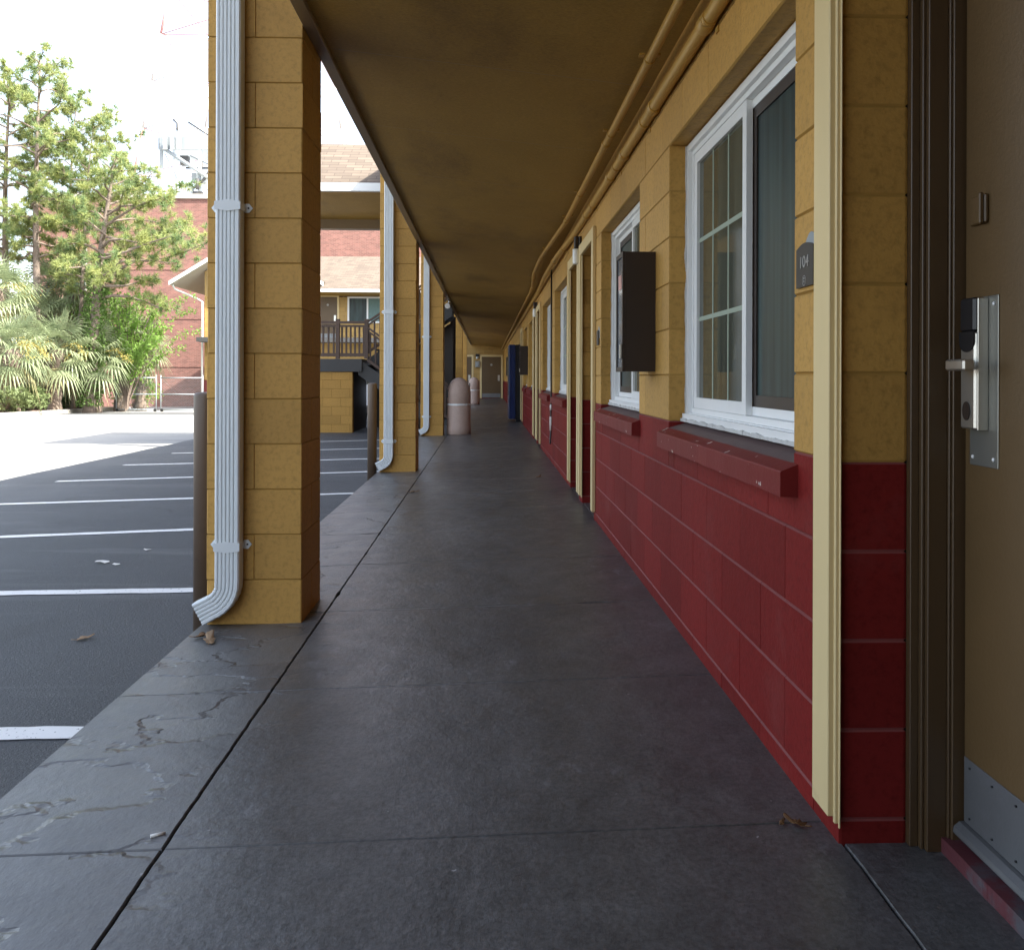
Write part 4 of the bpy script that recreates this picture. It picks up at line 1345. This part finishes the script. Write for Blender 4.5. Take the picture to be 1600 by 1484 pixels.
# ------------------------------------------------------------------ brick building behind with its roof frame, radio tower
BY = 52.0
bk = thing('brick_building', 'tall red brick building rising behind the trees and the motel wing', 'building', (-10, BY, -1))
def Bk(): return LB((-10, BY, -1))
b = Bk(); b.box(-27.4, 12, BY, BY+22, -1.2, 11.85); b.build('wall', M['brick'], bk)
b = Bk()
b.box(-27.5, 12.1, BY-.10, BY+22, 11.851, 12.12); b.build('parapet', M['soffitwhite'], bk)
b = Bk()
for zz in (1.6, 4.5, 7.5):
    b.box(-27.4, 12, BY-.025, BY-.002, zz, zz+.08)
b.build('brick_course', M['brick'], bk)
for (x0, x1, z0, z1) in ((-25.1, -24.3, 6.2, 7.3), (-25.1, -24.3, 7.55, 9.3)):
    b = Bk(); b.box(x0, x0+.08, BY-.05, BY-.003, z0, z1); b.box(x1-.08, x1, BY-.05, BY-.003, z0, z1); b.box(x0+.08, x1-.08, BY-.05, BY-.003, z0, z0+.08); b.box(x0+.08, x1-.08, BY-.05, BY-.003, z1-.08, z1)
    w = b.build('window', M['soffitwhite'], bk)
    b = Bk(); b.box(x0+.081, x1-.081, BY-.02, BY-.004, z0+.081, z1-.081); b.build('pane', M['curtain'] if z0 < 7 else M['cream_ext'], w)

FY = 55.0
fr = thing('antenna_frame', 'grey steel antenna platform on the brick building roof, beside the first pillar', 'antenna frame', (-19.5, FY, 12.1))
def F(): return LB((-19.5, FY, 12.1))
for x in (-21.0, -18.55, -15.6):
    for yy in (FY, FY+2.6):
        b = F(); b.box(x-.10, x+.10, yy-.10, yy+.10, 11.9, 15.6 if x > -20.9 else 16.4); b.build('post', M['steelframe'], fr)
for ya, yb in ((FY-.06, FY+.06), (FY+2.54, FY+2.66)):
    b = F(); b.box(-21.2, -14.0, ya, yb, 15.62, 16.45); b.build('beam', M['steelframe'], fr)
b = F()
b.tube([(-20.9, FY-.2, 15.7), (-16.6, FY-.2, 12.9)], .14, 6); b.tube([(-20.8, FY, 15.4), (-19.2, FY, 12.1)], .03, 6)
b.tube([(-14.2, FY-.2, 15.4), (-16.7, FY-.2, 12.9)], .12, 6); b.tube([(-19.5, FY+1, 15.5), (-15.0, FY+1, 13.4)], .06, 6)
b.tube([(-18.2, FY+1.5, 12.2), (-16.5, FY+1.5, 14.4)], .05, 6); b.tube([(-17.2, FY+1.5, 15.3), (-15.2, FY+1.5, 15.0)], .05, 6)
b.build('brace', M['steelframe'], fr)
for x in (-20.6, -20.15, -19.75):
    b = F(); b.box(x-.13, x+.13, FY-.5, FY-.36, 15.5, 16.7); b.build('panel_antenna', M['steelframe'], fr)
for (x0, x1, ya, yb, z0, z1, mt) in ((-19.9,-19.4,FY+.2,FY+.6,14.7,15.3,'charcoal'), (-19.2,-18.2,FY+.3,FY+.9,13.6,14.2,'steelframe'), (-18.9,-18.35,FY-.3,FY+.1,12.25,12.9,'charcoal'), (-19.6,-18.0,FY+.4,FY+.5,14.5,14.62,'charcoal'), (-19.3,-18.95,FY-.2,FY+.1,12.3,13.3,'steelframe')):
    b = F(); b.box(x0, x1, ya, yb, z0, z1); b.build('equipment_box', M[mt], fr)
b = F(); b.tube([(-18.9,FY-.2,13.1),(-18.2,FY-.2,13.7),(-17.7,FY-.2,14.5)], .09, 6); b.build('cable_bundle', M['charcoal'], fr)
b = F(); b.box(-18.2, -15.0, FY+.6, FY+1.6, 14.2, 14.9); b.box(-18.0, -17.4, FY+.3, FY+.8, 12.8, 13.4); b.box(-17.2, -16.7, FY-.4, FY+.1, 13.2, 13.7); b.tube([(-18.1,FY,13.2),(-16.4,FY,13.8)], .12, 8); b.tube([(-18.6, FY-.3, 13.0), (-18.6, FY-.3, 13.7)], .12, 8); b.build('equipment_box', M['charcoal'], fr)
b = F(); b.tube([(-20.0, FY, 16.5), (-20.0, FY, 17.3), (-20.25, FY, 17.55)], .07, 6); b.tube([(-19.3, FY, 17.4), (-17.9, FY, 16.5)], .06, 6); b.build('flood_lamp', M['charcoal'], fr)

TY = 95.0
tw = thing('radio_tower', 'faint red and white lattice radio tower far behind the buildings', 'radio tower', (-26.0, TY, -1))
def T(): return LB((-26.0, TY, -1))
tcx = -26.0
def hw(z): return 12.1*(1-z/95.0)
b = T()
for i in range(14):
    z0, z1 = 6+5*i, 6+5*(i+1)
    mi = 0 if i % 4 < 2 else 1
    for sx in (-1, 1):
        for sy in (-1, 1):
            b.tube([(tcx+sx*hw(z0), TY+sy*hw(z0), z0), (tcx+sx*hw(z1), TY+sy*hw(z1), z1)], .13, 5, mi)
        b.tube([(tcx-sx*hw(z0), TY-hw(z0), z0), (tcx+sx*hw(z1), TY-hw(z1), z1)], .05, 5, mi)
        b.tube([(tcx+sx*hw(z0), TY-hw(z0), z0), (tcx+sx*hw(z1), TY+hw(z1), z1)], .045, 5, mi)
        b.tube([(tcx+sx*hw(z0), TY-hw(z0), z0), (tcx+sx*hw(z0), TY+hw(z0), z0)], .05, 5, mi)
    for sy in (-1, 1):
        b.tube([(tcx-hw(z0), TY+sy*hw(z0), z0), (tcx+hw(z0), TY+sy*hw(z0), z0)], .05, 5, mi)
b.build('lattice', [M['towerwhite'], M['towerred']], tw)

# ------------------------------------------------------------------ planting bed, trees, palms, shrubs
b = MB()
edge = [(-16.4,27.5),(-16.9,31.5),(-17.5,35.5),(-18.1,39.5),(-18.4,43.0),(-19.6,46.0)]
outer = [(-46,27.5),(-46,46.0)]
n = 12
top = []
poly = edge + [outer[1], outer[0]]
b.v = [(x, y, zl(y)+.15) for x, y in poly] + [(x, y, zl(y)-.05) for x, y in poly]
m = len(poly)
b.f.append(tuple(range(m))); b.m.append(0); b.s.append(False)
for i in range(m): b.f.append((i, (i+1) % m, m+(i+1) % m, m+i)); b.m.append(0); b.s.append(False)
tag(b.build('planting_bed', M['mulch']), kind='structure')
b = MB()
for (x0, y0), (x1, y1) in zip(edge[:-1], edge[1:]):
    b.add([(x0, y0, zl(y0)-.05), (x1, y1, zl(y1)-.05), (x1, y1, zl(y1)+.17), (x0, y0, zl(y0)+.17), (x0+.16, y0, zl(y0)-.05), (x1+.16, y1, zl(y1)-.05), (x1+.16, y1, zl(y1)+.16), (x0+.16, y0, zl(y0)+.16)],
          [(0,1,2,3),(4,7,6,5),(3,2,6,7),(0,4,5,1),(0,3,7,4),(1,5,6,2)])
tag(b.build('bed_kerb', M['curbconc']), kind='structure')


def rv(): return Vector((rnd.gauss(0,1), rnd.gauss(0,1), rnd.gauss(0,1))).normalized()


def tuft(b, c, d, k=22, L=.26, w=.026, mi=0):
    for _ in range(k):
        q = (d*.55 + rv()*.85).normalized()
        s = q.cross(rv()).normalized()*w*rnd.uniform(.7,1.2)
        l = L*rnd.uniform(.65,1.2)
        o = len(b.v)
        b.v += [tuple(c-s), tuple(c+s), tuple(c+q*l)]
        b.f.append((o,o+1,o+2)); b.m.append(mi); b.s.append(False)


def pine(base, H, zc0, spread, label, r0=.17, lean=(0,0), bias=(0,0), dens=1.0, ivy=False, top=.35, kneedle=22, cone=0):
    root = thing('pine_tree', label, 'pine tree', base, 'pines in the planting bed')
    tp = []
    ph = rnd.uniform(0, 6)
    for i in range(13):
        t = i/12
        tp.append(Vector((lean[0]*t + .18*math.sin(ph+t*4)*t, lean[1]*t+.18*math.cos(ph+t*3)*t, -.2+(H+.2)*t)))
    tb = MB()
    tb.tube(tp, [r0*(1-.85*(i/12)**1.1) for i in range(13)], 9)
    cb = MB()
    def trunk(z):
        t = max(0, min(.999, (z+.2)/(H+.2)))*12; i = int(t); return tp[i].lerp(tp[i+1], t-i)
    nb = int(30*dens)
    for i in range(nb):
        t = (i+rnd.uniform(0,.9))/nb
        z = zc0+(H-zc0)*t*.985
        az = i*2.399+rnd.uniform(-.5,.5)
        prof = .62+1.1*t if t < .35 else math.sqrt(max(.06, 1-((t-.35)/.66)**2))
        prof *= 1-cone*t
        L = spread*max(top*.5, prof)*rnd.uniform(.65,1.12)
        d = Vector((math.cos(az)+bias[0], math.sin(az)+bias[1], 0))
        L *= max(.35, d.length); d.normalize()
        rise = rnd.uniform(-.05,.30)+.5*t
        p0 = trunk(z); pts = [p0]
        for s in range(1, 6):
            u = s/5
            pts.append(p0 + d*L*u + Vector((0,0,1))*(L*rise*u - .10*L*u*u + .06*L*math.sin(u*5+i)) + Vector((-d.y,d.x,0))*.10*L*math.sin(u*4+i*1.7))
        tb.tube(pts, [max(.012, r0*.30*(1-.8*s/5)*(1-.4*t)) for s in range(6)], 5, cap=False)
        nt = max(3, int(L*5.2*dens))
        for s in range(nt):
            u = rnd.uniform(.30,1.0)**.8
            k = min(4, int(u*5)); base_p = pts[k].lerp(pts[k+1], u*5-k)
            sd = (rv()*.8 + d*.35 + Vector((0,0,.25)))
            tip = base_p + sd*rnd.uniform(.10,.42)*(.5+L/4)
            if rnd.random() < .6: tb.tube([base_p, tip], [.010,.006], 3, cap=False)
            for _ in range(rnd.choice((2,3,3,4))):
                c = tip + rv()*rnd.uniform(.0,.20)
                tuft(cb, c, (c-base_p).normalized()*.6+Vector((0,0,.3)), kneedle, rnd.uniform(.20,.32), .017, 1 if rnd.random() < .35 else 0)
    tb.build('trunk', M['bark'], root, fix=False)
    cb.build('crown', [M['needle'], M['needle_dark']], root, fix=False)
    if ivy:
        iv = MB()
        for i in range(2600):
            z = rnd.uniform(.2, H*.62); p = trunk(z); a = rnd.uniform(0, 2*math.pi)
            rr = r0*(1.0+rnd.uniform(0,.9))*(1.1-.5*z/H)
            leafq(iv, p+Vector((math.cos(a)*rr, math.sin(a)*rr, 0)), rv(), .075)
        iv.build('ivy', M['ivy'], root, fix=False)
    return root


def leafq(b, c, nrm, s, asp=.55):
    u = nrm.orthogonal().normalized()
    a = rnd.uniform(0, 6.28)
    v = nrm.cross(u)
    d = u*math.cos(a)+v*math.sin(a); e = nrm.cross(d)
    o = len(b.v)
    b.v += [tuple(c-d*s), tuple(c+e*s*asp), tuple(c+d*s), tuple(c-e*s*asp)]
    b.f.append((o,o+1,o+2,o+3)); b.m.append(0); b.s.append(False)


def px_x(px, Y): return (px-762)/1320*Y

pine((px_x(22,38), 38, zl(38)+.1), 14.3, 6.6, 3.1, 'leftmost pine with a pale bare trunk at the photo edge', .22, (.2,0), (-.1,0), 1.25)
pine((px_x(76,37), 37, zl(37)+.1), 15.3, 6.4, 3.0, 'tallest pine, straight trunk, crown reaching highest into the sky', .20, (-.3,0), (.05,0), 1.3)
pine((px_x(111,39.5), 39.5, zl(39)+.1), 14.3, 6.2, 2.5, 'slender pine just right of the tallest one', .14, (.6,0), (.2,0), 1.1)
pine((px_x(124,37.5), 37.5, zl(37)+.1), 12.4, 4.6, 2.6, 'thin leaning pine between the slender one and the ivy covered one', .12, (1.0,0), (.20,0), 1.1, cone=.35)
pine((px_x(148,36), 36, zl(36)+.1), 10.6, 4.7, 3.9, 'ivy covered pine with yellow green limbs stretching right over the brick wall', .26, (.9,0), (.45,-.1), 1.2, ivy=True, cone=.55)


def palm(base, h, label, s=1.0, lean=(0,0), flowers=True, nf=34):
    root = thing('palm_tree', label, 'palm tree', base, 'cabbage palms in the planting bed')
    tb = MB()
    pts = [Vector((lean[0]*t*t, lean[1]*t*t, -.15+(h+.15)*t)) for t in [i/10 for i in range(11)]]
    tb.tube(pts, [.20*s*(1.25 if i == 0 else 1.0)*(1+.10*((i % 2)*2-1)) for i in range(11)], 12)
    for i in range(70):
        z = rnd.uniform(h*.25, h); t = z/h; a = rnd.uniform(0, 6.28)
        p = Vector((lean[0]*t*t, lean[1]*t*t, z))
        d = Vector((math.cos(a), math.sin(a), .9))
        tb.tube([p+Vector((math.cos(a), math.sin(a), 0))*.17*s, p+Vector((math.cos(a), math.sin(a), 0))*.17*s+d*.16*s], [.035*s, .012*s], 4, cap=False)
    tb.build('trunk', M['palmbark'], root, fix=False)
    top = pts[-1]
    fb = MB(); db = MB()
    def fan(bm, az, el, Lp, Lf, droop, n=17):
        d = Vector((math.cos(az)*math.cos(el), math.sin(az)*math.cos(el), math.sin(el)))
        p0 = top + Vector((0,0,.05))
        hub = p0 + d*Lp + Vector((0,0,-1))*droop*Lp*.25
        bm.tube([p0, p0.lerp(hub,.5)+Vector((0,0,.05)), hub], [.018,.014,.010], 4, cap=False)
        side = d.cross(Vector((0,0,1))).normalized(); upv = side.cross(d).normalized()
        tw = rnd.uniform(-.5,.5)
        side2 = side*math.cos(tw)+upv*math.sin(tw)
        for i in range(n):
            g = R(-105+210*i/(n-1))
            q = (d*math.cos(g)+side2*math.sin(g)).normalized()
            q = (q + Vector((0,0,-1))*.10*abs(math.sin(g))).normalized()
            L = Lf*(.72+.28*math.cos(g*.8))*rnd.uniform(.88,1.08)
            wv = q.cross(upv).normalized()*.024*s
            m1 = hub+q*L*.55+Vector((0,0,-1))*droop*L*.10
            e1 = hub+q*L*.92+Vector((0,0,-1))*droop*L*.55
            o = len(bm.v)
            bm.v += [tuple(hub-wv*.4), tuple(hub+wv*.4), tuple(m1+wv), tuple(m1-wv), tuple(e1)]
            bm.f += [(o,o+1,o+2,o+3), (o+3,o+2,o+4)]; bm.m += [0,0]; bm.s += [False,False]
    for i in range(nf):
        t = i/nf
        el = R(78)-R(118)*t**.9
        fan(fb, i*2.399+rnd.uniform(-.2,.2), el+rnd.uniform(-.1,.1), rnd.uniform(.55,.95)*s, rnd.uniform(.75,1.0)*s, .35+.9*t)
    for i in range(4):
        fan(db, rnd.uniform(0,6.28), R(-55)+rnd.uniform(-.2,.2), .6*s, .75*s, 1.5, 12)
    fb.build('crown', M['palm'], root, fix=False)
    db.build('dead_fronds', M['palmdead'], root, fix=False)
    if flowers:
        xb = MB()
        for i in range(4):
            a = rnd.uniform(0, 6.28); L = rnd.uniform(.9,1.3)*s
            q0 = top; q1 = top+Vector((math.cos(a)*L*.6, math.sin(a)*L*.6, .25)); q2 = top+Vector((math.cos(a)*L, math.sin(a)*L, -.30))
            xb.tube([q0,q1,q2], [.015,.012,.006], 4, cap=False)
            for j in range(160):
                u = rnd.uniform(.35,1.0); p = (q0.lerp(q1,min(1,u*2)) if u < .5 else q1.lerp(q2,u*2-1))
                leafq(xb, p+rv()*rnd.uniform(.03,.26), rv(), .03, .6)
        xb.build('flower_stalk', M['palmflower'], root, fix=False)
    return root

PALMS = [(8, 33.0, 4.7, 1.15, 'palm at the left edge with a dark fan crown', True),
         (34, 31.8, 2.35, 1.15, 'short palm with a slim pale trunk nearest the left kerb', True),
         (86, 39.0, 5.6, 1.15, 'tall palm behind, its fans against the sky under the tallest pine', False),
         (133, 38.5, 5.4, 1.1, 'tall palm with yellow flower stalks beside the ivy covered pine', True),
         (97, 35.0, 2.5, 1.25, 'stout palm with a rough booted trunk in the middle of the bed', True),
         (158, 36.5, 2.35, 1.25, 'palm with a thick leaning trunk and broad drooping pale fans', True),
         (195, 39.5, 3.6, 1.15, 'palm nearest the gate, fans hanging beside the bright shrub', False),
         (228, 40.6, 3.0, 1.1, 'small green palm farthest right, half hidden by the bright shrub', False),
         (62, 36.5, 4.0, 1.1, 'palm between the slim trunked one and the stout one', True),
         (120, 41.0, 4.2, 1.15, 'shaded palm deep in the bed behind the stout one', False)]
for pxx, Y, h, s, lb, fl in PALMS:
    palm((px_x(pxx, Y), Y, zl(Y)+.12), h, lb, s, (rnd.uniform(-.2,.2), 0), fl)


def arching(base, label):
    root = thing('arching_shrub', label, 'shrub', base)
    tb = MB(); cb = MB()
    for i in range(60):
        a = rnd.uniform(0, 6.28); H = rnd.uniform(3.0,6.2); Rr = rnd.uniform(.6,2.9)
        if math.cos(a) > 0: Rr *= 1.25
        d = Vector((math.cos(a), math.sin(a)*.7, 0)); pts = []
        for k in range(9):
            t = k/8
            pts.append(d*Rr*t**1.4 + Vector((0,0,1))*(H*(1.30*t-.42*t**3.2)) + Vector((rnd.uniform(-.04,.04),)*3))
        tb.tube(pts, [.035*(1-.85*k/8) for k in range(9)], 4, cap=False)
        for j in range(150):
            t = rnd.uniform(.35,1)*8; k = min(7, int(t)); p = pts[k].lerp(pts[k+1], t-k)
            off = rv()*rnd.uniform(0,.22); off.z -= rnd.uniform(0,.22)
            leafq(cb, p+off, rv(), rnd.uniform(.06,.11), .38)
    tb.build('stems', M['bark'], root, fix=False); cb.build('foliage', M['bright'], root, fix=False)
arching((px_x(206, 38.5), 38.5, zl(38.5)+.1), 'bright green arching shrub drooping in front of the brick wall')


def bush(base, rx, rz, label, mat, n=1500, s=.07):
    root = thing('shrub', label, 'shrub', base, 'low shrubs under the palms')
    cb = MB(); tb = MB()
    cl = [(Vector((rnd.uniform(-rx,rx)*.8, rnd.uniform(-rx,rx)*.6, rnd.uniform(.25,.85)*rz)), rnd.uniform(.25,.45)*rz) for _ in range(14)]
    for c, q in cl: tb.tube([(0,0,-.1), tuple(c)], [.02,.008], 4, cap=False)
    for i in range(n):
        c, q = rnd.choice(cl)
        leafq(cb, c+rv()*q*rnd.uniform(.5,1.05), rv(), s*rnd.uniform(.7,1.2))
    tb.build('stems', M['bark'], root, fix=False); cb.build('foliage', mat, root, fix=False)
bush((px_x(14, 31), 31, zl(31)+.12), 1.0, .95, 'low shrub at the left edge by the kerb', M['shrub'])
bush((px_x(56, 32.5), 32.5, zl(32)+.12), .75, .95, 'low shrub right of the slim palm trunk', M['shrub'])
bush((px_x(216, 41), 41, zl(41)+.12), .95, 1.7, 'low bright shrub growing behind the chain link gate', M['bright'], 1900)
bush((px_x(128, 38), 38, zl(38)+.12), .9, 1.2, 'dark low shrub between the stout palm and the leaning one', M['ivy'], 1500)
bush((px_x(80, 38), 38, zl(38)+.12), 1.5, 1.5, 'dark low shrub in the shade behind the palm trunks', M['ivy'], 2200)

# chain link gates
def gate(x0, x1, Y, label):
    z0 = zl(Y)
    r = thing('chain_link_gate', label, 'gate', (x0, Y, z0), 'chain link gates across the drive')
    w = x1-x0; h = 1.55
    b = MB()
    for q in ([(0,0,.02),(0,0,h+.12)], [(w,0,.02),(w,0,h+.12)], [(0,0,h),(w,0,h)], [(0,0,.80),(w,0,.80)], [(0,0,.10),(w,0,.10)]): b.tube(q, .028, 8)
    b.build('gate_frame', M['steelframe'], r)
    b = MB(); step = .12; c = -h
    while c < w:
        for s in (0, 1):
            xa, xb = max(c, 0), min(c+h, w)
            if xb-xa > .02:
                za, zb = .10+(xa-c), .10+(xb-c)
                if s: za, zb = .10+h-(xa-c), .10+h-(xb-c)
                if max(za, zb) < h+.11: b.tube([(xa,.0,min(za,h)), (xb,.0,min(zb,h))], .0022, 3, cap=False)
        c += step
    b.build('wire_mesh', M['steelframe'], r, fix=False)
    for x in (.05, w-.05):
        b = MB(); b.tube([(x,-.03,.07),(x,.03,.07)], .07, 12); b.build('caster', M['tyre'], r)
gate(px_x(190, 39.0), px_x(251, 39.0), 39.0, 'left leaf of the chain link gate in front of the bright shrub')
gate(px_x(258, 39.0), px_x(322, 39.0), 39.0, 'right leaf of the chain link gate in front of the plain brick wall')

# ------------------------------------------------------------------ small litter
def dry_leaf(locn, size, label, rz, curl=.5, mat='leafbrown', lobes=3, grp='dry leaves lying on the ground'):
    b = MB(); n = 26
    pts = []
    for i in range(n):
        a = 2*math.pi*i/n
        r = size*(.55+.35*abs(math.cos(a*lobes/2+.3))+.1*rnd.random())*(1.25 if abs(math.cos(a)) > .8 else .8)
        x, y = r*math.cos(a), r*math.sin(a)*.7
        pts.append((x, y, .004 + curl*(y*y/size) + .35*curl*max(0, x)*abs(x)/size + rnd.uniform(0,.004)))
    b.v = [(0,0,.006)] + pts + [(0,0,.0045)] + [(x,y,z-.0012) for x, y, z in pts]
    for i in range(n):
        j = (i+1) % n
        b.f.append((0, 1+i, 1+j)); b.f.append((n+1, n+2+j, n+2+i)); b.f.append((1+i, n+2+i, n+2+j, 1+j)); b.m += [0,0,0]; b.s += [True,True,False]
    b.tube([(-size*.9,0,.006), (-size*1.5, size*.15, .010)], .0016, 5)
    o = b.build('dry_leaf', M[mat], fix=False)
    o.location = locn; o.rotation_euler = (0, 0, rz)
    return tag(o, label, 'leaf', grp)
dry_leaf((.735, 1.985, zw(.73)), .024, 'curled brown leaf on the walkway by the cream door casing', 2.6, 1.1)
dry_leaf((.705, 1.992, zw(.70)), .012, 'small leaf fragment left of the curled leaf by the casing', 1.0, .7)
dry_leaf((-1.168, 3.60, zw(-1.16)), .050, 'pale curled leaf under the nearest downspout outlet', 1.9, .9, 'leafpale')
dry_leaf((-1.215, 3.66, zw(-1.2)), .038, 'dark curled leaf against the nearest downspout outlet', .4, 1.2)
dry_leaf((-1.95, 4.16, -.219), .040, 'pale dry leaf lying alone on the dark asphalt', .7, .7, 'leafpale')
dry_leaf((-.70, 8.10, zw(-.70)), .050, 'dry leaf on the walkway joint near the second pillar', .2, .6)
dry_leaf((.55, 9.0, zw(.55)), .045, 'dry leaf far along the walkway', 1.2, .6)
r = MB(); r.tube([(-.017,0,.004),(.017,0,.004)], .004, 8)
o = r.build('cigarette_butt', M['paper']); o.location = (-.79, 2.06, zw(-.79)); o.rotation_euler = (0,0,.5)
tag(o, 'white cigarette butt on the pale kerb strip near the wide joint', 'litter')
for i, (x, y, s, lb) in enumerate([(-2.62,5.85,.055,'larger white paper scrap on the asphalt bay beyond the bollard'), (-2.50,5.78,.03,'tiny white paper scrap beside the larger one on the asphalt'), (-2.48,6.25,.03,'small white scrap on asphalt closer to the bollard')]):
    b = MB(); pts = [(s*math.cos(a)*rnd.uniform(.6,1.1), s*.5*math.sin(a)*rnd.uniform(.6,1.1), .004+rnd.uniform(0,.012)) for a in [2*math.pi*k/7 for k in range(7)]]
    b.v = [(0,0,.012)]+pts+[(0,0,.009)]+[(x_,y_,z_-.002) for x_,y_,z_ in pts]
    for k in range(7): b.f += [(0,1+k,1+(k+1)%7),(8,9+(k+1)%7,9+k),(1+k,9+k,9+(k+1)%7,1+(k+1)%7)]; b.m += [0]*3; b.s += [False]*3
    o = b.build('paper_scrap', M['paper'], fix=False); o.location = (x, y, -.217); tag(o, lb, 'litter')
